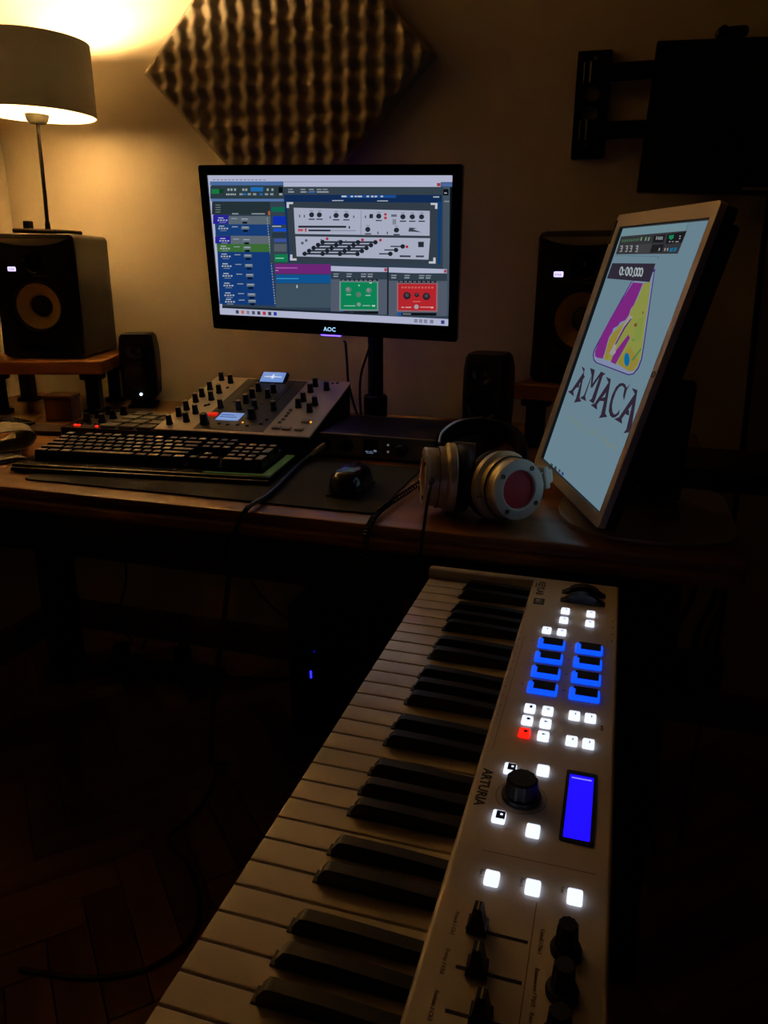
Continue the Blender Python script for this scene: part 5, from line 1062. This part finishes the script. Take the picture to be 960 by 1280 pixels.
obj('display_marks', MB().box(-.058, -.052, -.0011, -.0008, .017, .019).box(-.050, -.044, -.0011, -.0008, .017, .019).box(-.042, -.036, -.0011, -.0008, .018, .022).box(-.056, -.042, -.0011, -.0008, .0145, .0158), mat('oled_text', 0x9fb0c8, .4, emit=0x9fb8d8, estr=.25), ai)
for z in (.020, .033): obj('status_light', MB().lathe([(.0022, 0), (.0018, .001), (0, .0012)], 10, T((-.014, 0, z)) @ RX(PI/2)), mat('dim_led', 0x9a9a98, .4, emit=0xb8bcc8, estr=.2), ai)
k = obj('level_knob', MB().lathe([(.012, 0), (.0125, .004), (.0105, .014), (.009, .016), (0, .016)], 24, T((.012, 0, .026)) @ RX(PI/2)), black, ai)
obj('knob_light', MB().lathe([(.0022, 0), (0, .001)], 10, T((.006, -.0150, .026)) @ RX(PI/2)), mat('white_led', 0xffffff, .4), k)
for x in (-.13, .13):
    for y in (.02, .17): obj('foot', MB().cyl((x, y, 0), (x, y, .005), .008), rubber, ai)
ic = thing('instrument_cable', 'thick grey-black instrument cable with brass plug drooping over the desk to the floor', 'cable', (-.303, .39, DT))
IO = Vector((.303, -.39, -DT))
pj = Vector((-.303, .400, .076+KZ)); pd_ = Vector((-.019, -.060, -.018)).normalized()
brass = mat('brass_plug', 0xb08d55, .3, .8)
pb = pj + pd_*.045
obj('plug', MB().lathe([(.0045, 0), (.0062, .002), (.0068, .016), (.0062, .030), (.0048, .044), (.0036, .047)], 18, aim(pj+IO, pd_)), brass, ic)
cpath = [(pb.x, pb.y, pb.z-KZ), (-.318, .325, .059), (-.308, .250, .0585), (-.294, .160, .0585), (-.288, .100, .0585), (-.289, .060, .059), (-.292, .040, .052), (-.304, .030, .022), (-.315, .030, -.030), (-.332, .032, -.12), (-.37, .05, -.28), (-.45, .16, -.50), (-.55, .40, -.69), (-.590, .42, -.7155), (-.562, .327, -.7155), (-.559, .24, -.7155), (-.570, .171, -.7155), (-.496, .121, -.7155), (-.436, .056, -.7155), (-.403, -.01, -.7155), (-.41, -.064, -.7155), (-.452, -.118, -.7155), (-.534, -.154, -.7155), (-.64, -.17, -.7155)]
obj('cable', MB().tube([Vector((x, y, z+KZ))+IO for x, y, z in cpath], .0041, 8), mat('instrument_cable_grey', 0x34322f, .38), ic)

# ------------------------------------------------------------------ desk mat, mouse, computer keyboard
tag(obj('desk_mat', MB().prism(rrect(-.735, -.105, .092, .372, .012, 5), DT-.0001, DT+.003), mat('mat_cloth', 0x2a2825, .85, noise=.18, scale=6, bump=.35, bscale=900)),
    'wide dark grey cloth desk mat under keyboard and mouse', 'desk mat')
ms = thing('mouse', 'shiny black computer mouse on the dark desk mat', 'mouse', (-.182, .205, DT+.0028), math.radians(4))
vv = []; ff = []; nz = 12; ns = 20
for k in range(nz+1):
    t = k/nz; z = .039*math.sin(t*PI/2); q = math.cos(t*PI/2)**.55
    for i in range(ns):
        a = 2*PI*i/ns; ca, sa = math.cos(a), math.sin(a)
        hw = .0335*(1-.13*math.exp(-((sa*.06-.004)/.025)**2)*(1-t))
        vv.append((hw*q*math.copysign(abs(ca)**.8, ca), .061*q*math.copysign(abs(sa)**.9, sa)-.006*t, .002+z))
for k in range(nz):
    for i in range(ns):
        j = (i+1) % ns; ff.append((k*ns+i, k*ns+j, (k+1)*ns+j, (k+1)*ns+i))
ff.append(tuple(range(ns))[::-1])
obj('body', MB().add(vv, ff), mat('mouse_gloss', 0x101012, .16, coat=.5), ms)
obj('sole', MB().box(-.028, .028, -.052, .052, 0, .003, .001), rubber, ms)
obj('scroll_wheel', MB().cyl((-.0035, .034, .030), (.0035, .034, .030), .009, seg=18), rubber, ms)
obj('button_split', MB().box(-.0006, .0006, .012, .056, .02, .0345, 0, 1, RX(0)), rubber, ms)
kd = thing('computer_keyboard', 'black computer keyboard with grey floating keys and faint coloured underglow on the mat', 'keyboard', (-.563, .240, DT+.003), math.radians(6.9))
obj('base', MB().box(-.237, .237, -.084, .078, .0, .013, .004, 2).box(-.236, .236, -.0895, -.08, .0, .008, .003, 2), mat('keyboard_base', 0x141415, .3, .4), kd)
key_m = mat('keycap_grey', 0xd0c8b6, .3, bump=.05)
KEYS = {}
def keym(w, d=1):
    if (w, d) not in KEYS:
        hx, hy = (w*.019-.0036)/2, (d*.019-.0036)/2
        vv = []; 
        for z, i in ((0, 0), (.011, .0004), (.0142, .0016), (.0150, .0024)):
            vv += [(-hx+i, -hy+i, z), (hx-i, -hy+i, z), (hx-i, hy-i, z), (-hx+i, hy-i, z)]
        ff = [(3, 2, 1, 0), (12, 13, 14, 15)] + [(a*4+i, a*4+(i+1) % 4, a*4+4+(i+1) % 4, a*4+4+i) for a in range(3) for i in range(4)]
        KEYS[(w, d)] = mesh('key', MB().add(vv, ff), mat('key_side_black', 0x131313, .4), 25); me = KEYS[(w, d)]; me.materials.append(key_m)
        for i in (1, 10, 11, 12, 13): me.polygons[i].material_index = 1
    return KEYS[(w, d)]
def key(x, w, row, d=1):
    put('key', keym(w, d), kd, (-.2135+(x+w/2)*.019, .0575-row*.0215+(d-1)*-.010 if row < 1 else .0555-row*.0195+(d-1)*-.0098, .0165+(5-row)*.0018))
for x in (0, 2, 3, 4, 5, 6.5, 7.5, 8.5, 9.5, 11, 12, 13, 14, 15.25, 16.25, 17.25): key(x, 1, 0)
for i in range(13): key(i, 1, 1)
key(13, 2, 1); key(0, 1.5, 2); [key(1.5+i, 1, 2) for i in range(12)]; key(13.5, 1.5, 2)
key(0, 1.75, 3); [key(1.75+i, 1, 3) for i in range(11)]; key(12.75, 2.25, 3)
key(0, 2.25, 4); [key(2.25+i, 1, 4) for i in range(10)]; key(12.25, 2.75, 4)
for i in range(3): key(i*1.25, 1.25, 5)
key(3.75, 6.25, 5); [key(10+i*1.25, 1.25, 5) for i in range(4)]
for r in (1, 2): [key(15.25+i, 1, r) for i in range(3)]
key(16.25, 1, 4); [key(15.25+i, 1, 5) for i in range(3)]
for r in (1, 2, 3, 4): [key(18.5+i, 1, r) for i in range(3)]
key(21.5, 1, 1); key(21.5, 1, 2, 2); key(21.5, 1, 4, 2); key(18.5, 2, 5); key(20.5, 1, 5)
obj('underglow', MB().box(.220, .2345, -.078, .070, .0125, .0140).box(.118, .225, -.079, -.074, .0125, .0150), mat('underglow_green', 0x406030, .4, emit=0x8fb850, estr=.05), kd, label='dim green backlight along one end')
obj('underglow', MB().box(-.19, -.13, .069, .075, .0125, .0160), mat('underglow_orange', 0x804010, .4, emit=0xff6a18, estr=.2), kd, label='dim orange backlight behind the top row')
obj('key_stem', MB().prism([(-.050, .0128), (.066, .0128), (.066, .0252), (-.050, .0162)], -.2125, .2125, Matrix(((0, 0, 1, 0), (1, 0, 0, 0), (0, 1, 0, 0), (0, 0, 0, 1)))), mat('stem_black', 0x0c0c0c, .7), kd)
# ------------------------------------------------------------------ drum pad controller
pc = thing('pad_controller', 'flat black drum pad controller with sixteen grey pads and small red lights', 'controller', (-.772, .412, DT), math.radians(5.7))
obj('case', MB().prism(rrect(-.125, .125, -.012, .185, .010, 4), .0, .022).move(Matrix.Identity(4)), mat('controller_black', 0x35322f, .45, bump=.1), pc)
obj('rim', MB().holed([rrect(-.125, .125, -.012, .185, .010, 4), rrect(-.122, .122, -.009, .182, .008, 4)], .0215, .0240), mat('controller_rim', 0x3c3833, .4), pc)
ppm = mesh('drum_pad', MB().box(-.0165, .0165, -.0165, .0165, 0, .008, .002, 2), mat('pad_grey', 0x767066, .6))
for i in range(4):
    for j in range(4): put('drum_pad', ppm, pc, (-.020+i*.0405, .018+j*.0435, .0215))
kn = mesh('knob', MB().lathe([(.0085, 0), (.009, .003), (.0075, .006), (.0065, .018), (.0055, .0195), (0, .0195)], 18), black)
for i in range(2):
    for j in range(3): put('knob', kn, pc, (-.103+i*.036, .060+j*.046, .0215))
led = mat('red_led', 0xff2010, .4, emit=0xff1008, estr=6)
for x, y in ((-.108, .022), (-.099, .022), (-.055, .018)):
    obj('red_light', MB().lathe([(.0030, 0), (.0026, .0022), (0, .0028)], 12, T((x, y, .0215))), led, pc, label='tiny glowing red light')
for k in range(3): obj('small_button', MB().box(-.112+k*.020, -.099+k*.020, .034, .041, .0215, .0245, .001), rubber, pc)

# ------------------------------------------------------------------ sloped synthesizer with many knobs
sy = thing('synthesizer', 'sloped grey desktop synthesizer covered in small black knobs with two blue displays', 'synthesizer', (-.475, .350, DT), math.radians(4))
sw, sd_ = .156, .295
tilt = math.atan2(.060, sd_)
hz = .048
side = [(0, 0), (sd_, 0), (sd_, hz+.058), (0, hz-.002)]
obj('case', MB().prism([(.004, .0), (sd_-.004, .0), (sd_-.004, hz+.055), (.004, hz-.004)], -sw, sw, Matrix(((0, 0, 1, 0), (1, 0, 0, 0), (0, 1, 0, 0), (0, 0, 0, 1)))), blackmatte, sy)
MS = T((0, 0, hz)) @ RX(tilt)
L = sd_/math.cos(tilt)
obj('face_panel', MB().box(-sw-.002, sw+.002, -.002, L+.002, -.004, 0, .001, 1, MS), mat('synth_face', 0xc6bba8, .45, .1), sy, label='warm grey metal face')
def sp(u, v): return (-sw+u*2*sw, v*L)
obj('dark_panel', MB().prism([sp(.235, .025), sp(.735, .025), sp(.685, .975), sp(.185, .975)] if False else [sp(.245, .03), sp(.70, .03), sp(.70, .975), sp(.245, .975)], -.0003, .0006, MS), mat('synth_dark_panel', 0x4d4a48, .45, .2), sy)
for u in (.335, .60): obj('groove_strip', MB().box(*[sp(u-.028, 0)[0], sp(u+.012, 0)[0]], .50*L, .975*L, .0004, .0011, 0, 1, MS), mat('synth_groove', 0x2a2930, .4, .3), sy)
def knobmesh(r, h, n, m):
    mb = MB().lathe([(r*1.1, 0), (r*1.12, h*.12), (r, h*.2), (r*.86, h*.95), (r*.78, h), (0, h)], 18)
    return mesh(n, mb, m)
kb_s = knobmesh(.0062, .019, 'knob', black); kb_b = knobmesh(.0088, .021, 'knob', black)
capm = mat('knob_cap_grey', 0x9a948a, .4); cap_s = mesh('knob_cap', MB().lathe([(.0050, .0185), (.0048, .0198), (0, .0200)], 14), capm); cap_b = mesh('knob_cap', MB().lathe([(.0070, .0205), (.0066, .0218), (0, .0220)], 14), capm)
def sk(u, v, big=False, cap=True):
    x, y = sp(u, v); o = put('knob', kb_b if big else kb_s, sy)
    o.matrix_local = MS @ T((x, y, .0002))
    if cap: put('knob_cap', cap_b if big else cap_s, o)
for v in (.93, .72, .585, .478, .332, .218, .078): sk(.063, v)
for v in (.88, .668, .531, .274, .133): sk(.153, v)
sk(.278, .391); sk(.283, .118, True, False); sk(.549, .244, True, False)
for u, v in ((.417, .732), (.417, .614), (.415, .498), (.411, .380), (.532, .718), (.527, .616), (.511, .405), (.643, .400), (.781, .88), (.781, .762), (.881, .817), (.787, .585), (.787, .47), (.885, .522), (.885, .401)): sk(u, v)
rb = sp(.276, .262); obj('red_button', MB().box(rb[0]-.010, rb[0]+.010, rb[1]-.007, rb[1]+.007, 0, .004, .001, 1, MS), mat('red_button_lit', 0xc02820, .4, emit=0xff2818, estr=.45), sy, label='glowing red square button')
dsp = mat('blue_display', 0x6f9fe8, .3, emit=0x86b2ff, estr=.55)
a = sp(.400, .245)
d1 = obj('display', MB().box(a[0]-.0235, a[0]+.0235, a[1]-.019, a[1]+.019, 0, .0016, .0004, 1, MS), dsp, sy, label='pale blue lit display near the front')
obj('display_marks', MB().box(a[0]-.020, a[0]+.016, a[1]-.005, a[1]-.002, .0016, .0018, 0, 1, MS).box(a[0]-.020, a[0]+.008, a[1]+.005, a[1]+.008, .0016, .0018, 0, 1, MS), mat('display_ink', 0x2a4a9a, .5, emit=0x3a60c0, estr=.3), d1)
a = sp(.445, .965)
MT2 = MS @ T((a[0], a[1], .004)) @ RX(math.radians(20))
d2 = obj('display', MB().box(-.0265, .0265, -.016, .016, .004, .0062, .0004, 1, MT2), dsp, sy, label='pale blue lit display raised at the back edge')
obj('display_hood', MB().box(-.031, .031, -.019, .020, -.006, .0045, .002, 1, MT2), blackmatte, d2)
obj('display_marks', MB().box(-.020, .020, -.001, .001, .0062, .0064, 0, 1, MT2).box(-.0015, .0015, -.006, .008, .0062, .0064, 0, 1, MT2), mat('display_glare', 0xffffff, .4, emit=0xe0f0ff, estr=.9), d2)  # white glare painted on the display as a glowing cross
for u, v in ((.762, .104), (.830, .096), (.911, .096), (.914, .226)):
    x, y = sp(u, v); obj('white_button', MB().box(x-.0085, x+.0085, y-.006, y+.006, 0, .004, .001, 1, MS), mat('button_ivory', 0xb8ad9c, .45), sy)
sbm = mesh('small_button', MB().box(-.0034, .0034, -.003, .003, 0, .003, .0008), mat('button_small', 0x8d867b, .45))
sbd = mesh('small_button', MB().box(-.0030, .0030, -.003, .003, 0, .003, .0008), black)
for i, (u, v) in enumerate(((.754, .406), (.756, .356), (.758, .306), (.759, .246), (.753, .193), (.886, .952), (.918, .960), (.520, .513), (.172, .771), (.160, .415), (.174, .434), (.380, .120), (.438, .115), (.503, .115), (.568, .115), (.645, .150), (.657, .225))):
    x, y = sp(u, v); o = put('small_button', sbm if i < 8 else sbd, sy); o.matrix_local = MS @ T((x, y, 0))
for u, v in ((.520, .160), (.945, .226)):
    x, y = sp(u, v); obj('small_light', MB().lathe([(.0022, 0), (.0018, .0016), (0, .002)], 10, MS @ T((x, y, 0))), mat('amber_led', 0xffb040, .4, emit=0xffa838, estr=1.5), sy)

# ------------------------------------------------------------------ small things at the lit end of the desk
def towel():
    """a cotton cloth folded over in one loose loop on top of a flat lower layer"""
    mb = MB(); th = .0017
    loop = [(-.30, .013), (-.2, .012), (-.1, .010), (-.05, .012), (-.02, .018), (-.004, .029), (0, .039), (-.006, .048), (-.02, .053), (-.045, .051), (-.09, .046), (-.16, .042), (-.30, .038)]
    flat = [(-.30, .0032), (-.10, .0032), (-.04, .0034), (-.022, .0055), (-.03, .0078), (-.08, .0080), (-.30, .0082)]
    for sec, y0, y1, ph in ((loop, -.045, .07, 0), (flat, -.105, .055, 2)):
        S_ = smooth_path([Vector((x, z, 0)) for x, z in sec], 5); n = len(S_); ny = 16; vv = []; ff = []
        for off in (-1, 1):
            for i in range(n):
                p = S_[i].xy; d = S_[min(i+1, n-1)].xy - S_[max(i-1, 0)].xy; nn = Vector((-d.y, d.x)).normalized()
                for j in range(ny+1):
                    w = j/ny; lift = min(1, p.y/.03)
                    x = p.x + nn.x*off*th*.5 - .03*w*w + .004*math.sin(9*w+ph+p.y*60)
                    y = y0 + (y1-y0)*w + .010*math.sin(p.x*38+ph)*(1-w) + .006*math.sin(p.x*90)*(1-w)
                    z = p.y*(1-.12*w) + nn.y*off*th*.5 + .0022*lift*math.sin(w*13+p.x*34+ph)
                    vv.append((x, y, max(z, .0003 if off < 0 else .0008)))
        N1 = n*(ny+1)
        for i in range(n-1):
            for j in range(ny):
                a, b, c, d = i*(ny+1)+j, i*(ny+1)+j+1, (i+1)*(ny+1)+j+1, (i+1)*(ny+1)+j
                ff.append((a, b, c, d)); ff.append((N1+d, N1+c, N1+b, N1+a))
        for i in range(n-1):
            for j in (0, ny):
                a, d = i*(ny+1)+j, (i+1)*(ny+1)+j; ff.append((a, d, N1+d, N1+a))
        for j in range(ny):
            for i in (0, n-1):
                a, b = i*(ny+1)+j, i*(ny+1)+j+1; ff.append((a, b, N1+b, N1+a))
        mb.add(vv, ff)
    return mb
tag(obj('folded_towel', towel(), mat('towel_cotton', 0xb8b09c, .95, noise=.22, scale=70, bump=.6, bscale=350), None, (-.868, .285, DT), math.radians(41), sharp=80),
    'pale cotton cloth folded in a loose loop at the end of the computer keyboard', 'cloth')
wb = thing('wooden_box', 'small amber wooden box standing between the legs of the speaker table', 'box', (-1.025, .565, DT), math.radians(12))
obj('body', MB().box(-.032, .032, -.025, .025, 0, .050, .002), wood('amber_wood', 0x6e4218, 0x9a6428, .45, 'Z', 16), wb)
obj('lid', MB().box(-.034, .034, -.027, .027, .0498, .060, .002), wood('amber_wood_lid', 0x74481c, 0xa06a2c, .45, 'X', 16), wb)
tag(obj('note_card', MB().prism([(-.05, -.035), (.05, -.03), (.045, .035), (-.05, .03)], 0, .0015), mat('card_paper', 0xb59c70, .7), None, (-1.135, .535, DT), .3), 'tan paper card lying flat under the speaker table', 'paper')
bt = thing('remote_control', 'small dark remote control lying flat behind the folded cloth', 'remote', (-1.075, .465, DT), math.radians(70))
obj('body', MB().box(-.018, .018, -.055, .055, 0, .014, .004, 2), black, bt)
rbm = mesh('button', MB().box(-.0035, .0035, -.003, .003, 0, .0025, .0008), mat('remote_button', 0x55524c, .5))
for i in range(3):
    for j in range(5): put('button', rbm, bt, (-.0095+i*.0095, -.036+j*.015, .0135))
nb = thing('notebook', 'thin dark red notebook on the desk behind the keyboard corner', 'notebook', (-.960, .432, DT), math.radians(8))
obj('cover', MB().box(-.05, .05, -.035, .035, 0, .010, .001), mat('notebook_red', 0x3a1410, .6), nb)
obj('pages', MB().box(-.048, .0505, -.0345, .034, .0015, .0085), mat('pages_cream', 0xb8a888, .8), nb)
cable('speaker_cable', [(-1.10, .868, .120), (-1.075, .862, .118), (-1.050, .858, .102), (-1.028, .858, .072), (-1.005, .862, .0545), (-.985, .866, .0545)], .0045, rubber, 'black cable arching from the wooden speaker table to the small speaker')

# ------------------------------------------------------------------ case behind the tilted monitor
ec = thing('equipment_case', 'long flat black equipment case behind the tilted monitor, overhanging the desk end', 'case', (.40, .275, DT), 0)
obj('body', MB().box(-.23, .20, .105, .275, .0, .026, .004, 2), blackmatte, ec)
obj('lid', MB().box(-.231, .201, .104, .276, .0258, .038, .005, 2), black, ec)
obj('handle', MB().tube([(.201, .15, .014), (.215, .155, .014), (.218, .19, .014), (.215, .225, .014), (.201, .23, .014)], .005, 8), rubber, ec)

# ------------------------------------------------------------------ under the desk
tw_ = thing('computer_tower', 'dark computer case on the floor under the desk with a blue light', 'computer', (-.375, .58, 0))
obj('case', MB().box(-.10, .10, .006, .31, .012, .36, .006, 2), blackmatte, tw_)
obj('front_panel', MB().box(-.10, .10, 0, .012, .012, .36, .005, 2), gloss, tw_)
blue = mat('blue_led', 0x2030ff, .4, emit=0x1818ff, estr=5)
obj('power_light', MB().box(-.046, -.041, -.0012, .001, .176, .196, .0005), blue, tw_, label='small glowing blue power light')
obj('disk_light', MB().box(-.035, -.0325, -.0012, .001, .246, .252, .0005), mat('blue_led_dim', 0x101050, .4, emit=0x1010ff, estr=.5), tw_)
for x in (-.08, .08):
    for y in (.03, .28): obj('foot', MB().cyl((x, y, 0), (x, y, .013), .012), rubber, tw_)
ps = thing('power_strip', 'long grey power strip with plugs on the floor under the desk', 'power strip', (-.93, .74, 0), math.radians(6))
obj('body', MB().box(-.17, .17, -.028, .028, 0, .042, .006, 2), mat('strip_grey', 0x5b554b, .5), ps)
for k in range(5):
    s = obj('socket', MB().lathe([(.021, .0415), (.021, .0435), (.018, .0435), (.0175, .038), (0, .038)], 20, T((-.13+k*.062, 0, 0))), mat('socket_grey', 0x4a453e, .5), ps)
for k, h in ((0, .05), (1, .035), (3, .06)):
    p = thing('power_plug', ('chunky dark plug at the wall-side end of the power strip', 'flat pale plug in the second socket of the power strip', 'tall dark adapter plug standing in the power strip')[(0, 1, 3).index(k)], 'plug', (-.93+(-.13+k*.062)*.9945, .74+(-.13+k*.062)*.1045, .0437), math.radians(6))
    obj('body', MB().box(-.020, .020, -.018, .018, 0, h, .005, 2), (black, mat('plug_pale', 0x7a7264, .5), blackmatte)[(0, 1, 3).index(k)], p)
    obj('pin', MB().cyl((-.008, 0, -.005), (-.008, 0, .001), .0022, seg=8).cyl((.008, 0, -.005), (.008, 0, .001), .0022, seg=8), steel, p)
cable('floor_cable', [(-1.05, .80, -.03), (-1.075, .80, -.22), (-1.07, .80, -.43), (-1.096, .80, -.53), (-1.107, .80, -.60), (-1.07, .79, -.650), (-1.059, .735, -.628)], .0035, rubber, 'black cable dangling beside the desk leg to the power strip')
cable('floor_cable', [(-.999, .735, -.640), (-.99, .77, -.60), (-.95, .79, -.555), (-.915, .80, -.548), (-.900, .80, -.59), (-.915, .795, -.66), (-.90, .79, -.712), (-.70, .80, -.7155), (-.52, .86, -.7155)], .0035, rubber, 'black cable looping up from the power strip and along the floor')
cable('floor_cable', [(-.75, .83, -.03), (-.735, .84, -.25), (-.70, .85, -.44), (-.60, .87, -.552), (-.50, .885, -.582), (-.385, .897, -.50)], .003, rubber, 'thin black cable sloping down to the back of the computer case')
pbx = thing('junction_box', 'black cable box fixed to the side rail at the dark desk end', 'junction box', (.372, .30, KZ-.30))
obj('body', MB().box(-.0615, .055, -.022, .025, .028, .092, .004, 2), blackmatte, pbx)
obj('lid', MB().box(-.06, .053, -.024, -.021, .031, .089, .001), black, pbx)
for k, (a, b, l) in enumerate((((.352, .315, .0), (.390, .84, -.02), 'first black cable hanging under the dark desk end, slack'), ((.385, .318, .0), (.412, .84, -.02), 'second black cable hanging under the dark desk end, straight'), ((.402, .314, .0), (.424, .86, -.02), 'outermost black cable under the dark desk end'))):
    cable('hanging_cable', [(b[0], b[1]-.1, .03 if k == 9 else -.0), (b[0]+.012*(k-1), b[1]-.30, -.05), (a[0]+.03, a[1]+.08, -.12), (a[0], a[1]+.003, -.175), (a[0], a[1]-.012, -.2085)], .0038, rubber, l)
cable('drop_cable', [(.340, .300, -.2715), (.345, .305, -.33), (.352, .32, -.45), (.36, .36, -.60), (.38, .42, -.7155)], .0035, rubber, 'black cable dropping from the cable box to the floor')
cable('drop_cable', [(.407, .300, -.2715), (.409, .31, -.36), (.414, .36, -.50), (.42, .42, -.64), (.428, .47, -.7155), (.45, .55, -.7155)], .0035, mat('cable_grey', 0x55504a, .5), 'grey cable dropping from the cable box to the floor')
